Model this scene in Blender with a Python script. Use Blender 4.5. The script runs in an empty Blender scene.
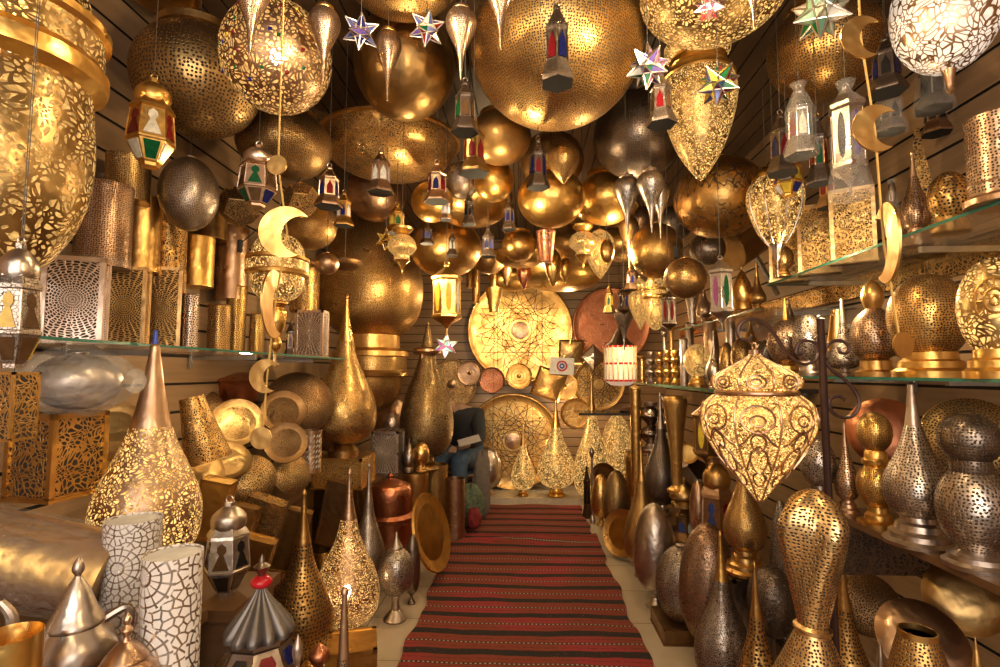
import bpy, math, random
from mathutils import Vector, Matrix, Euler
random.seed(7)
PI = math.pi
COL = bpy.context.scene.collection
CEIL = 2.92
WX = 1.62          # half width of the shop
BY = 6.1           # back wall

# ---------------------------------------------------------------- camera
F = 520.0
yaw = math.atan(24 / F); pitch = math.atan(38.5 / F)
cam_d = bpy.data.cameras.new('camera'); cam = bpy.data.objects.new('camera', cam_d); COL.objects.link(cam)
cam_d.sensor_width = 36; cam_d.lens = F / 1000 * 36; cam_d.clip_start = 0.05
cam.location = (0, 0, 1.35); cam.rotation_euler = (PI / 2 + pitch, 0, yaw)
bpy.context.scene.camera = cam
CR = Euler((PI / 2 + pitch, 0, yaw)).to_matrix(); CP = Vector((0, 0, 1.35)); FW = CR @ Vector((0, 0, -1))
def ray(px, py): return CR @ Vector(((px - 500) / F, (333.5 - py) / F, -1))
def P(px, py, Y):
    r = ray(px, py); return CP + r * (Y / r.y)

# ---------------------------------------------------------------- materials
MC = {}
class NT:
    def __init__(s, name):
        s.m = bpy.data.materials.new(name); s.m.use_nodes = True
        s.t = s.m.node_tree; s.t.nodes.clear()
        s.out = s.n('ShaderNodeOutputMaterial')
    def n(s, typ, inp=None, **kw):
        nd = s.t.nodes.new(typ)
        for k, v in kw.items(): setattr(nd, k, v)
        for k, v in (inp or {}).items():
            so = nd.inputs[k]
            if isinstance(v, bpy.types.NodeSocket): s.t.links.new(v, so)
            else: so.default_value = v
        return nd
    def link(s, a, b): s.t.links.new(a, b)
    def math(s, op, a, b=None, c=None):
        i = {0: a}
        if b is not None: i[1] = b
        if c is not None: i[2] = c
        return s.n('ShaderNodeMath', i, operation=op).outputs[0]
    def mapr(s, v, a, b, c=0.0, d=1.0):
        return s.n('ShaderNodeMapRange', {0: v, 1: a, 2: b, 3: c, 4: d}).outputs[0]
    def mixc(s, f, a, b, blend='MIX'):
        nd = s.n('ShaderNodeMix', data_type='RGBA', blend_type=blend)
        for k, v in ((0, f), (6, a), (7, b)):
            if isinstance(v, bpy.types.NodeSocket): s.link(v, nd.inputs[k])
            else: nd.inputs[k].default_value = v
        return nd.outputs[2]
def rgb(c): return (c[0], c[1], c[2], 1)

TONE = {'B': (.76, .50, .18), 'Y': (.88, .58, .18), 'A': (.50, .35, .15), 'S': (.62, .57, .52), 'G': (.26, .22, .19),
        'C': (.62, .26, .14), 'K': (.62, .44, .30), 'W': (.92, .80, .72), 'D': (.30, .19, .09), 'P': (.86, .62, .30)}
def metal(code):
    """tone letter + pattern letters: p plain, h hammered, d dots, c cells, f filigree, r rosette, g honeycomb, e engraved, s script;
    a number gives the cell in mm, L lights the holes, O shows an opaque white lining in the holes"""
    if code in MC: return MC[code]
    tone = code[0]; pat = code[1]; rest = code[2:]
    lit = 'L' in rest; lining = 'O' in rest
    num = ''.join(ch for ch in rest if ch.isdigit()); cell = (float(num) if num else 12) / 1000
    T = NT('metal_' + code)
    tc = T.n('ShaderNodeTexCoord'); oi = T.n('ShaderNodeObjectInfo')
    oc = tc.outputs['Object']; uv = tc.outputs['UV']
    base = TONE[tone]
    # tarnish
    no = T.n('ShaderNodeTexNoise', {'Vector': oc, 'Scale': 9.0, 'Detail': 4.0})
    dk = tuple(x * f for x, f in zip(base, (.62, .52, .45)))
    col = T.mixc(T.mapr(no.outputs[0], .35, .72), rgb(base), rgb(dk))
    col = T.mixc(1.0, col, T.n('ShaderNodeCombineColor', {0: T.mapr(oi.outputs['Random'], 0, 1, .86, 1.1), 1: T.mapr(oi.outputs['Random'], 0, 1, .82, 1.1), 2: T.mapr(oi.outputs['Random'], 0, 1, .8, 1.1)}).outputs[0], 'MULTIPLY')
    rough = T.mapr(no.outputs[0], .3, .7, .25 if tone not in 'D' else .38, .44 if tone != 'D' else .5)
    mask = None; hgt = None
    if pat in 'dcfgre':
        if pat in 'dcf':
            src = oc; dims = '3D'; rnd = 1.0 if pat != 'd' else .55
        elif pat == 'g': src = uv; dims = '2D'; rnd = .25
        else: src = uv; dims = '2D'; rnd = .2
        sc = 1.0 / cell
        if pat == 'r':
            # polar pattern about the object's local Y axis (flat panels)
            sep = T.n('ShaderNodeSeparateXYZ', {0: oc})
            ang = T.math('ARCTAN2', sep.outputs[0], sep.outputs[2])
            rr = T.math('SQRT', T.math('ADD', T.math('MULTIPLY', sep.outputs[0], sep.outputs[0]), T.math('MULTIPLY', sep.outputs[2], sep.outputs[2])))
            N = 36
            src = T.n('ShaderNodeCombineXYZ', {0: T.math('MULTIPLY', ang, N / (2 * PI)), 1: T.math('MULTIPLY', rr, sc * .8), 2: 0.0}).outputs[0]
            sc = 1.0
        if pat == 'g':
            tile = cell * 9
            su = T.n('ShaderNodeSeparateXYZ', {0: uv})
            a = T.math('SUBTRACT', T.math('MULTIPLY', T.math('FRACT', T.math('DIVIDE', su.outputs[0], tile)), tile), tile / 2)
            b = T.math('SUBTRACT', T.math('MULTIPLY', T.math('FRACT', T.math('ADD', T.math('DIVIDE', su.outputs[1], tile), .1)), tile), tile / 2)
            rr = T.math('SQRT', T.math('ADD', T.math('MULTIPLY', a, a), T.math('MULTIPLY', b, b)))
            pol = T.n('ShaderNodeCombineXYZ', {0: T.math('MULTIPLY', T.math('ARCTAN2', a, b), 16 / (2 * PI)), 1: T.math('POWER', T.math('DIVIDE', rr, cell * 1.7), 1.35), 2: 0.0}).outputs[0]
            near = T.math('LESS_THAN', rr, cell * 3.9)
            v1 = T.n('ShaderNodeTexVoronoi', {'Vector': pol, 'Scale': 1.0, 'Randomness': .1}, voronoi_dimensions='2D', feature='DISTANCE_TO_EDGE').outputs['Distance']
            v2 = T.n('ShaderNodeTexVoronoi', {'Vector': uv, 'Scale': sc, 'Randomness': .8}, voronoi_dimensions='2D', feature='DISTANCE_TO_EDGE').outputs['Distance']
            vd = T.math('ADD', T.math('MULTIPLY', v1, near), T.math('MULTIPLY', v2, T.math('SUBTRACT', 1.0, near)))
            mask = T.mapr(vd, *((.09, .13) if lining else (.13, .19)))
        elif pat == 'r':
            vo = T.n('ShaderNodeTexVoronoi', {'Vector': src, 'Scale': sc, 'Randomness': .55}, voronoi_dimensions='2D', feature='DISTANCE_TO_EDGE')
            mask = T.mapr(vo.outputs['Distance'], .12, .17)
        elif pat == 'e':
            vo = T.n('ShaderNodeTexVoronoi', {'Vector': oc, 'Scale': sc}, feature='DISTANCE_TO_EDGE')
            mask = T.mapr(vo.outputs['Distance'], .02, .06, 1.0, 0.0)
        elif pat == 'd':
            vo = T.n('ShaderNodeTexVoronoi', {'Vector': uv, 'Scale': sc, 'Randomness': .5}, voronoi_dimensions='2D')
            mask = T.mapr(vo.outputs['Distance'], .27, .34, 1.0, 0.0)
        else:
            wn = T.n('ShaderNodeTexNoise', {'Vector': oc, 'Scale': sc / 3.5, 'Detail': 0.0})
            wv = T.n('ShaderNodeVectorMath', {0: T.n('ShaderNodeVectorMath', {0: wn.outputs['Color'], 1: (-.5, -.5, -.5)}, operation='ADD').outputs[0], 'Scale': cell * 3.2}, operation='SCALE')
            wp = T.n('ShaderNodeVectorMath', {0: oc, 1: wv.outputs[0]}, operation='ADD').outputs[0]
            vo = T.n('ShaderNodeTexVoronoi', {'Vector': wp, 'Scale': sc, 'Randomness': rnd}, feature='DISTANCE_TO_EDGE')
            lo = (.10 if not lining else .075) if pat == 'c' else .12
            if lit and not lining: lo = .14 if 'H' not in rest else .09
            mask = T.mapr(vo.outputs['Distance'], lo, lo + .05)
            if pat == 'f':
                big = T.n('ShaderNodeTexVoronoi', {'Vector': oc, 'Scale': sc / 9.0, 'Randomness': .6})
                d = big.outputs['Distance']
                ring = T.math('LESS_THAN', T.math('ABSOLUTE', T.math('SUBTRACT', d, .33)), .035)
                mask = T.math('MULTIPLY', mask, T.math('SUBTRACT', 1.0, ring))
        hgt = T.math('SUBTRACT', 1.0, mask)
    if pat == 's':
        w = T.n('ShaderNodeTexNoise', {'Vector': T.n('ShaderNodeMapping', {'Vector': oc, 'Scale': (1, 1, .55)}).outputs[0], 'Scale': 28.0, 'Detail': 1.5})
        a = T.mapr(T.math('ABSOLUTE', T.math('SUBTRACT', w.outputs[0], .5)), .018, .04, 1.0, 0.0)
        sep = T.n('ShaderNodeSeparateXYZ', {0: oc})
        band = T.math('GREATER_THAN', T.math('SINE', T.math('MULTIPLY', sep.outputs[2], 34.0)), -.55)
        mask = T.math('MULTIPLY', T.math('MULTIPLY', a, band), .85); hgt = T.math('SUBTRACT', 1.0, mask)
    ham = T.n('ShaderNodeTexVoronoi', {'Vector': oc, 'Scale': 55.0 if pat != 'h' else 38.0}, feature='SMOOTH_F1').outputs['Distance']
    dn = T.n('ShaderNodeTexNoise', {'Vector': oc, 'Scale': 14.0, 'Detail': 3.0})
    nb0 = T.n('ShaderNodeBump', {'Height': dn.outputs[0], 'Strength': .3, 'Distance': .008})
    nb = T.n('ShaderNodeBump', {'Normal': nb0.outputs[0], 'Height': ham, 'Strength': .3 if pat != 'h' else .5, 'Distance': .004})
    if hgt is not None:
        nb = T.n('ShaderNodeBump', {'Height': hgt, 'Strength': .5, 'Distance': .002, 'Normal': nb.outputs[0]})
    pr = T.n('ShaderNodeBsdfPrincipled', {'Base Color': col, 'Metallic': 1.0, 'Roughness': rough, 'Normal': nb.outputs[0]})
    if mask is None:
        T.link(pr.outputs[0], T.out.inputs[0]); MC[code] = T.m; return T.m
    hole = T.n('ShaderNodeBsdfPrincipled', {'Base Color': (.03, .018, .009, 1), 'Roughness': .8})
    h = hole.outputs[0]
    if lining: h = T.n('ShaderNodeBsdfPrincipled', {'Base Color': (.85, .80, .76, 1), 'Roughness': .55}).outputs[0]
    if lit:
        em = (1.0, .54, .15, 1) if not lining else (1.0, .88, .74, 1)
        vr = T.n('ShaderNodeTexVoronoi', {'Vector': oc, 'Scale': sc * .8}); st = T.mapr(T.n('ShaderNodeSeparateXYZ', {0: vr.outputs['Color']}).outputs[0], 0, 1, .5, (2.2 if 'H' not in rest else 3.4) if not lining else 1.1)
        if lining: st = T.math('MULTIPLY', st, .55)
        e = T.n('ShaderNodeEmission', {'Color': em, 'Strength': st}).outputs[0]
        if 'T' in rest: h = T.n('ShaderNodeMixShader', {0: .55, 1: e, 2: T.n('ShaderNodeBsdfTransparent').outputs[0]}).outputs[0]
        elif lining: h = T.n('ShaderNodeAddShader', {0: e, 1: h}).outputs[0]
        else: h = e
    mx = T.n('ShaderNodeMixShader', {0: mask, 1: pr.outputs[0], 2: h})
    T.link(mx.outputs[0], T.out.inputs[0]); MC[code] = T.m; return T.m

def simple(name, c, rough=.5, metallic=0.0, **kw):
    if name in MC: return MC[name]
    T = NT(name); tc = T.n('ShaderNodeTexCoord')
    no = T.n('ShaderNodeTexNoise', {'Vector': tc.outputs['Object'], 'Scale': kw.get('ns', 25.0), 'Detail': 5.0})
    v = kw.get('var', .75)
    col = T.mixc(T.mapr(no.outputs[0], .3, .7), rgb(c), rgb([x * v for x in c]))
    i = {'Base Color': col, 'Roughness': rough, 'Metallic': metallic}
    if kw.get('trans'): i['Transmission Weight'] = kw['trans']; i['IOR'] = 1.2
    if kw.get('alpha'): i['Alpha'] = kw['alpha']
    if kw.get('em'): i['Emission Color'] = rgb(kw.get('ec', c)); i['Emission Strength'] = kw['em']
    if kw.get('bump'):
        i['Normal'] = T.n('ShaderNodeBump', {'Height': no.outputs[0], 'Strength': kw['bump'], 'Distance': .01}).outputs[0]
    pr = T.n('ShaderNodeBsdfPrincipled', i); T.link(pr.outputs[0], T.out.inputs[0]); MC[name] = T.m; return T.m
def glass(c, em=0.0):
    nm = 'pane_%d_%d_%d_%d' % tuple(int(x * 99) for x in (*c, em))
    return simple(nm, c, .12, 0, em=em, ns=60, var=.6)
PANE0 = {'r': (.45, .02, .03), 'b': (.03, .04, .28), 'g': (.01, .20, .06), 'w': (.75, .70, .60), 'y': (.75, .5, .05), 'v': (.22, .14, .62),
        'p': (.75, .20, .45), 'k': (.015, .013, .012), 'o': (.55, .16, .06), 'n': (.10, .05, .02), 'e': (.16, .22, .75), 'c': (.30, .50, .32)}
PANE = {k: tuple(x * .42 for x in v) if k in 'rbgvpoe' else v for k, v in PANE0.items()}
black = simple('black_paint', (.008, .008, .010), .75)
BULB = simple('bulb_glow', (1, .9, .7), .5, em=40, ec=(1.0, .80, .50))

# ---------------------------------------------------------------- mesh helpers
def obj(name, V, Fc, mats, parent=None, uv=None, mi=None, smooth=True, angle=35):
    me = bpy.data.meshes.new(name); me.from_pydata(V, [], Fc)
    if not isinstance(mats, (list, tuple)): mats = [mats]
    for m in mats: me.materials.append(metal(m) if isinstance(m, str) else m)
    if mi: me.polygons.foreach_set('material_index', mi)
    if uv:
        l = me.uv_layers.new(name='UVMap'); flat = []
        for lp in me.loops: pass
        for p, u in zip(me.polygons, uv):
            for q in u: flat.extend(q)
        l.data.foreach_set('uv', flat)
    if smooth:
        me.polygons.foreach_set('use_smooth', [True] * len(me.polygons))
        me.set_sharp_from_angle(angle=math.radians(angle))
    me.validate(); me.update()
    o = bpy.data.objects.new(name, me); COL.objects.link(o)
    if parent: o.parent = parent
    return o
class MB:
    def __init__(s): s.V = []; s.F = []; s.UV = []; s.MI = []
    def add(s, V, Fc, UV=None, mi=0, M=None):
        b = len(s.V)
        s.V += [tuple(M @ Vector(v)) for v in V] if M else [tuple(v) for v in V]
        s.F += [tuple(b + i for i in f) for f in Fc]
        s.UV += UV if UV else [[(0, 0)] * len(f) for f in Fc]
        s.MI += [mi] * len(Fc); return s
    def box(s, c, d, mi=0, M=None):
        x, y, z = c; a, b, e = d[0] / 2, d[1] / 2, d[2] / 2
        V = [(x + i * a, y + j * b, z + k * e) for i in (-1, 1) for j in (-1, 1) for k in (-1, 1)]
        return s.add(V, [(0, 1, 3, 2), (4, 6, 7, 5), (0, 4, 5, 1), (2, 3, 7, 6), (0, 2, 6, 4), (1, 5, 7, 3)], None, mi, M)
    def tube(s, pts, r, n=6, mi=0, M=None, closed=False):
        pts = [Vector(p) for p in pts]; V = []; Fc = []; k = len(pts)
        up = None
        for i, p in enumerate(pts):
            a = pts[(i - 1) % k] if (closed or i > 0) else p; b = pts[(i + 1) % k] if (closed or i < k - 1) else p
            t = (b - a).normalized() if (b - a).length > 1e-9 else Vector((0, 0, 1))
            if up is None: up = t.orthogonal().normalized()
            up = (up - t * up.dot(t)); up = up.normalized() if up.length > 1e-6 else t.orthogonal().normalized()
            w = t.cross(up); rr = r[i] if isinstance(r, (list, tuple)) else r
            V += [p + (up * math.cos(2 * PI * j / n) + w * math.sin(2 * PI * j / n)) * rr for j in range(n)]
        for i in range(k if closed else k - 1):
            for j in range(n):
                a, b = i * n + j, i * n + (j + 1) % n; c, d = ((i + 1) % k) * n + (j + 1) % n, ((i + 1) % k) * n + j
                Fc.append((a, b, c, d))
        if not closed: Fc.append(tuple(range(n))[::-1]); Fc.append(tuple((k - 1) * n + j for j in range(n)))
        return s.add(V, Fc, None, mi, M)
    def lathe(s, prof, n=36, mi=0, M=None, rot=0.0, gore=0, ga=0.0):
        V = []; Fc = []; UV = []; L = [0.0]
        for a, b in zip(prof, prof[1:]): L.append(L[-1] + math.hypot(b[0] - a[0], b[1] - a[1]))
        R = max(p[0] for p in prof); bw = max(R * .28, .018); bd = {}
        for i in range(len(prof) - 1): bd.setdefault(int(L[i] / bw), []).append((prof[i][0] + prof[i + 1][0]) / 2)
        RB = [max(bd[int(L[i] / bw)]) * .5 + sum(bd[int(L[i] / bw)]) / len(bd[int(L[i] / bw)]) * .5 for i in range(len(prof) - 1)]
        for r, z in prof:
            for j in range(n):
                t = 2 * PI * j / n + rot; q = r
                if gore: q = r * (1 - ga * abs(math.cos(gore * (t - rot) / 2)) ** 6)
                V.append((q * math.cos(t), q * math.sin(t), z))
        for i in range(len(prof) - 1):
            if prof[i][0] < 1e-6 and prof[i + 1][0] < 1e-6: continue
            for j in range(n):
                k = (j + 1) % n
                Fc.append((i * n + j, i * n + k, (i + 1) * n + k, (i + 1) * n + j))
                u0, u1 = 2 * PI * RB[i] * j / n, 2 * PI * RB[i] * (j + 1) / n
                UV.append([(u0, L[i]), (u1, L[i]), (u1, L[i + 1]), (u0, L[i + 1])])
        if prof[0][0] > 1e-6: Fc.append(tuple(range(n))[::-1]); UV.append([(0, 0)] * n)
        if prof[-1][0] > 1e-6: Fc.append(tuple((len(prof) - 1) * n + j for j in range(n))); UV.append([(0, 0)] * n)
        return s.add(V, Fc, UV, mi, M)
    def obj(s, name, mats, parent=None, smooth=True, angle=35):
        return obj(name, s.V, s.F, mats, parent, s.UV, s.MI, smooth, angle)
def crom(pts, k=4):
    out = []; n = len(pts)
    for i in range(n - 1):
        p0, p1, p2, p3 = pts[max(i - 1, 0)], pts[i], pts[i + 1], pts[min(i + 2, n - 1)]
        for j in range(k):
            t = j / k
            out.append(tuple(max(0.0 if len(p0) == 2 else -9e9, .5 * (2 * b + (c - a) * t + (2 * a - 5 * b + 4 * c - d) * t * t + (3 * b - a - 3 * c + d) * t ** 3)) if q == 0 else
                             .5 * (2 * b + (c - a) * t + (2 * a - 5 * b + 4 * c - d) * t * t + (3 * b - a - 3 * c + d) * t ** 3)
                             for q, (a, b, c, d) in enumerate(zip(p0, p1, p2, p3))))
    out.append(tuple(pts[-1])); return out
def torus(mb, c, R, r, axis='Z', n=20, m=8, mi=0):
    pts = []
    for i in range(n):
        a = 2 * PI * i / n; q = (R * math.cos(a), R * math.sin(a))
        pts.append({'Z': (c[0] + q[0], c[1] + q[1], c[2]), 'Y': (c[0] + q[0], c[1], c[2] + q[1]), 'X': (c[0], c[1] + q[0], c[2] + q[1])}[axis])
    mb.tube(pts, r, m, mi, closed=True)

# ---------------------------------------------------------------- shapes: (part, role, smooth, profile in (r / half width, z / height))
def ell(z0, z1, r0=0.0, r1=0.0, n=16, p=1.0, rm=1.0):
    out = []; a0 = -math.acos(min(1, r0)) if r0 < 1 else 0; a1 = math.acos(min(1, r1)) if r1 < 1 else 0
    s0, s1 = math.sin(a0), math.sin(a1)
    for i in range(n + 1):
        a = a0 + (a1 - a0) * i / n
        out.append((rm * math.cos(a) ** p, z0 + (z1 - z0) * (math.sin(a) - s0) / (s1 - s0)))
    return out
FOOT = [(.0, 0), (.44, 0), (.46, .012), (.40, .03), (.34, .034), (.37, .05), (.30, .062), (.27, .085)]
SH = {
 'drop': [('base', 'n', 0, FOOT), ('shade', 'm', 1, [(.27, .085), (.66, .115), (.93, .17), (1, .245), (.97, .32), (.84, .40), (.64, .48), (.46, .55), (.33, .62), (.25, .70)]),
          ('spire', 'n', 1, [(.25, .70), (.15, .79), (.09, .88), (.055, .95), (.075, .965), (.05, .985), (0, 1)])],
 'dropf': [('base', 'n', 0, FOOT), ('shade', 'm', 1, [(.27, .085), (.62, .115), (.92, .19), (1, .28), (.97, .36), (.84, .44), (.66, .52), (.48, .60), (.38, .66)]), ('neck', 'n', 1, [(.38, .66), (.32, .71), (.21, .82), (.12, .94), (.08, 1), (0, 1)])],
 'dropw': [('base', 'n', 0, [(0, 0), (1.04, 0), (1.06, .022), (.90, .04), (.88, .07), (.70, .09), (.66, .125), (.52, .14), (.50, .17)]), ('shade', 'm', 1, [(.50, .17), (.82, .21), (1, .30), (.97, .38), (.80, .46), (.56, .55), (.36, .65), (.24, .73)]),
          ('spire', 'n', 1, [(.24, .73), (.17, .82), (.12, .92), (.11, .98), (.12, .985), (0, 1)])],
 'pear': [('base', 'n', 0, FOOT), ('shade', 'm', 1, [(.27, .085), (.70, .12), (.95, .21), (1, .31), (.93, .42), (.74, .53), (.50, .64), (.31, .76), (.17, .88), (.08, .96), (0, 1)])],
 'spire': [('base', 'n', 0, FOOT), ('shade', 'm', 1, [(.27, .085), (.72, .11), (1, .18), (.95, .27), (.66, .38), (.42, .48), (.30, .58), (.22, .68)]),
           ('neck', 'n', 1, [(.22, .68), (.17, .80), (.12, .90), (.10, .955), (.15, .965), (.12, .985), (0, 1)])],
 'egg': [('base', 'n', 0, [(0, 0), (.46, 0), (.48, .015), (.36, .04), (.24, .06), (.18, .09), (.22, .125), (.30, .14)]),
         ('shade', 'm', 1, [(.30, .14), (.68, .20), (.94, .34), (1, .50), (.92, .68), (.68, .86), (.38, .96), (.12, .995), (0, 1)])],
 'football': [('foot', 'n', 0, [(0, 0), (.62, 0), (.66, .02), (.52, .06), (.26, .12), (.20, .22), (.32, .28)]),
              ('bowl', 'm', 1, [(.32, .28), (.8, .35), (1, .50), (.9, .66), (.6, .76), (.35, .80)]),
              ('lid', 'n', 1, [(.35, .80), (.36, .82), (.2, .88), (.12, .92), (.08, .96), (0, 1)])],
 'ball': [('base', 'n', 0, [(0, 0), (.72, 0), (.74, .05), (.62, .08), (.60, .14), (.46, .18), (.44, .24)]), ('shade', 'm', 1, ell(.24, 1, .44, 0))],
 'ballw': [('base', 'n', 0, [(0, 0), (.94, 0), (.95, .06), (.80, .09), (.78, .15), (.66, .17), (.64, .24)]), ('shade', 'm', 1, ell(.24, 1, .6, 0))],
 'ballspire': [('base', 'n', 0, [(0, 0), (.70, 0), (.72, .05), (.58, .07), (.56, .12), (.42, .15)]), ('shade', 'm', 1, ell(.15, .70, .42, .2)),
               ('spire', 'n', 1, [(.2, .70), (.13, .76), (.08, .88), (.04, .98), (0, 1)])],
 'dbl': [('base', 'n', 0, [(0, 0), (1.02, 0), (1.04, .03), (.86, .04), (.68, .05), (.66, .09), (.5, .11), (.48, .16)]), ('bowl', 'm', 1, ell(.16, .52, .5, .55)),
         ('collar', 'n', 0, [(.55, .52), (.66, .54), (.68, .57), (.56, .59), (.54, .64), (.46, .66)]), ('globe', 'm', 1, ell(.66, 1, .5, .2, rm=.86))],
 'dblw': [('base', 'n', 0, [(0, 0), (.90, 0), (.92, .03), (.78, .05), (.76, .08), (.58, .10), (.48, .12)]), ('bowl', 'm', 1, ell(.12, .62, .48, .55)),
          ('collar', 'n', 0, [(.55, .62), (.58, .64), (.55, .70)]), ('crown', 'n', 1, ell(.70, 1, .66, .35, rm=.84))],
 'dblb': [('base', 'n', 0, [(0, 0), (.85, 0), (.87, .05), (.66, .07), (.64, .16), (.5, .18)]), ('bowl', 'm', 1, [(.5, .18), (.85, .24), (1, .36), (.96, .50), (.7, .62), (.32, .70)]),
          ('globe', 'n', 1, [(.32, .70), (.44, .78), (.46, .86), (.3, .95), (.05, 1), (0, 1)])],
 'sph': [('globe', 'm', 1, ell(0, .97, 0, .18)), ('collar', 'n', 0, [(.18, .97), (.2, .975), (.2, .99), (.05, 1.0), (0, 1)])],
 'dome': [('globe', 'm', 1, ell(0, .86, 0, .62, n=18)), ('collar', 'n', 0, [(.62, .86), (.66, .87), (.66, .93), (.3, .97), (.05, 1), (0, 1)])],
 'domef': [('finial', 'n', 1, [(0, 0), (.02, .0), (.035, .03), (.015, .06), (.05, .085)]), ('globe', 'm', 1, [(.05, .085), (.45, .12), (.82, .27), (1, .52), (.93, .76), (.7, .92)]), ('collar', 'n', 0, [(.7, .92), (.73, .94), (.6, .98), (.05, 1), (0, 1)])],
 'dish': [('bowl', 'm', 1, [(0, 0), (.3, .03), (.62, .16), (.86, .42), (.97, .72), (1, .86)]), ('rim', 'n', 0, [(1, .86), (1.04, .88), (1.04, .94), (.96, 1), (.1, 1), (0, 1)])],
 'hdrop': [('globe', 'm', 1, [(0, 0), (.05, .01), (.10, .12), (.17, .26), (.34, .40), (.66, .54), (.95, .68), (1, .77), (.82, .86), (.55, .90)]),
           ('cap', 'n', 0, [(.55, .90), (.58, .91), (.56, .94), (.2, .96), (.12, .98), (.14, .99), (0, 1)])],
 'hegg': [('globe', 'm', 1, [(0, 0), (.12, .03), (.5, .18), (.88, .40), (1, .60), (.84, .80), (.45, .92), (.2, .95)]), ('cap', 'n', 0, [(.2, .95), (.22, .96), (.12, .98), (0, 1)])],
 'amph': [('globe', 'm', 1, [(0, 0), (.06, .01), (.28, .08), (.60, .22), (.86, .40), (1, .58), (.94, .70)]),
          ('band', 'n', 0, [(.94, .70), (.98, .71), (.88, .76), (.70, .80), (.74, .81), (.76, .84), (.70, .87)]), ('rim', 'm', 0, [(.70, .87), (.86, .90), (.88, .95), (.82, .97), (.6, 1), (0, 1)])],
 'band': [('bowl', 'm', 1, [(0, 0), (.2, .005), (.5, .06), (.80, .19), (.90, .34), (.86, .48), (.84, .52)]), ('rim', 'n', 0, [(.84, .52), (.98, .54), (1.0, .56), (1.0, .58), (.94, .60)]),
          ('band', 'm', 0, [(.94, .60), (.94, .67)]), ('rim', 'n', 0, [(.94, .67), (1, .68), (1, .70), (.9, .715), (.82, .72)]), ('dome', 'm', 1, [(.82, .72), (.74, .80), (.56, .89), (.28, .97), (.1, .98)]), ('cap', 'n', 0, [(.1, .98), (.1, 1), (0, 1)])],
 'bandt': [('tail', 'n', 1, [(0, 0), (.03, .0), (.05, .10), (.16, .13), (.2, .17), (.12, .21), (.22, .26), (.30, .33), (.30, .40), (.22, .43), (.34, .46), (.30, .48)]),
           ('bowl', 'm', 1, [(.30, .48), (.6, .51), (.80, .58), (.84, .66)]), ('rim', 'n', 0, [(.84, .66), (.98, .67), (1, .69), (.96, .70)]), ('band', 'm', 0, [(.96, .70), (.96, .77)]),
           ('rim', 'n', 0, [(.96, .77), (1, .78), (.99, .80), (.84, .81)]), ('dome', 'm', 1, [(.84, .81), (.78, .88), (.55, .95), (.15, .99)]), ('cap', 'n', 0, [(.15, .99), (.14, 1), (0, 1)])],
 'giant': [('bowl', 'm', 1, [(.2, 0), (.42, .03), (.58, .09), (.62, .15)]), ('rim', 'n', 0, [(.62, .15), (.72, .155), (.74, .17), (.70, .18)]), ('band', 'm', 0, [(.70, .18), (.70, .235)]),
           ('rim', 'n', 0, [(.70, .235), (.74, .24), (.72, .26), (.56, .275), (.55, .33), (.60, .335)]), ('globe', 'm', 1, [(.60, .335), (.88, .40), (1, .50), (.97, .60), (.82, .72), (.6, .83), (.38, .93), (.2, .98)]), ('cap', 'n', 0, [(.2, .98), (.2, 1), (0, 1)])],
 'urnl': [('finial', 'n', 1, [(0, 0), (.05, .02), (.1, .1), (.36, .22), (.58, .27)]), ('bowl', 'm', 1, [(.58, .27), (.55, .36), (.92, .47), (1, .56), (.84, .68), (.5, .76)]), ('cap', 'n', 0, [(.5, .76), (.45, .8), (.72, .88), (.75, .92), (.5, .94), (.1, .96), (0, 1)])],
 'ogee': [('globe', 'm', 1, [(0, 0), (.06, .01), (.3, .12), (.62, .26), (.9, .42), (1, .54), (.94, .64), (.76, .70)]), ('collar', 'n', 0, [(.76, .70), (.68, .715), (.68, .73), (.70, .735)]),
          ('crown', 'm', 1, [(.70, .735), (.77, .775), (.74, .825), (.54, .875), (.30, .92), (.14, .95), (.09, .97)]), ('cap', 'n', 0, [(.1, .97), (.1, 1), (0, 1)])],
 'ribl': [('finial', 'n', 1, [(0, 0), (.03, .02), (.03, .14), (.12, .20), (.22, .28), (.3, .31)]), ('globe', 'm', 1, [(.3, .31), (.62, .42), (.92, .62), (1, .74), (.94, .85), (.7, .93)]), ('cap', 'n', 1, [(.7, .93), (.4, .955), (.12, .98), (.1, 1), (0, 1)])],
 'vase': [('base', 'n', 0, [(0, 0), (.8, 0), (.82, .03), (.5, .05), (.4, .07)]), ('body', 'm', 1, [(.4, .07), (.42, .15), (.5, .35), (.66, .6), (.88, .82), (1, .95), (.8, 1.0)]), ('rim', 'n', 0, [(.8, 1.0), (.7, .99), (0, .97)])],
 'hour': [('skirt', 'm', 1, [(.95, 0), (1, .1), (1, .3), (.92, .42), (.76, .52), (.50, .60), (.31, .655)]), ('collar', 'n', 0, [(.31, .655), (.30, .66), (.34, .664), (.34, .671), (.27, .678)]), ('shade', 'm', 1, [(.27, .678), (.35, .74), (.44, .82), (.52, .90), (.47, .945), (.30, .98), (.10, 1.0), (0, 1)])],
 'pyr': [('shade', 'm', 0, [(.98, 0), (1, 0), (1, .03), (.12, .97), (.12, 1), (0, 1)])],
 'drum': [('shade', 'm', 0, [(.96, 0), (1, 0), (1, .06), (.99, .08), (.99, .92), (1, .94), (1, 1), (.96, 1), (.96, .02)])],
 'cone': [('shade', 'm', 0, [(.96, 0), (1, 0), (.98, .06), (.52, .96), (.52, 1), (.48, 1), (.94, .02)])],
 'kettle': [('pot', 'm', 1, [(0, 0), (.85, 0), (.95, .06), (1, .3), (1, .56), (.88, .72), (.72, .76)]), ('lid', 'n', 1, [(.72, .76), (.5, .81), (.2, .86), (.1, .88), (.12, .95), (0, 1)])],
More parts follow.
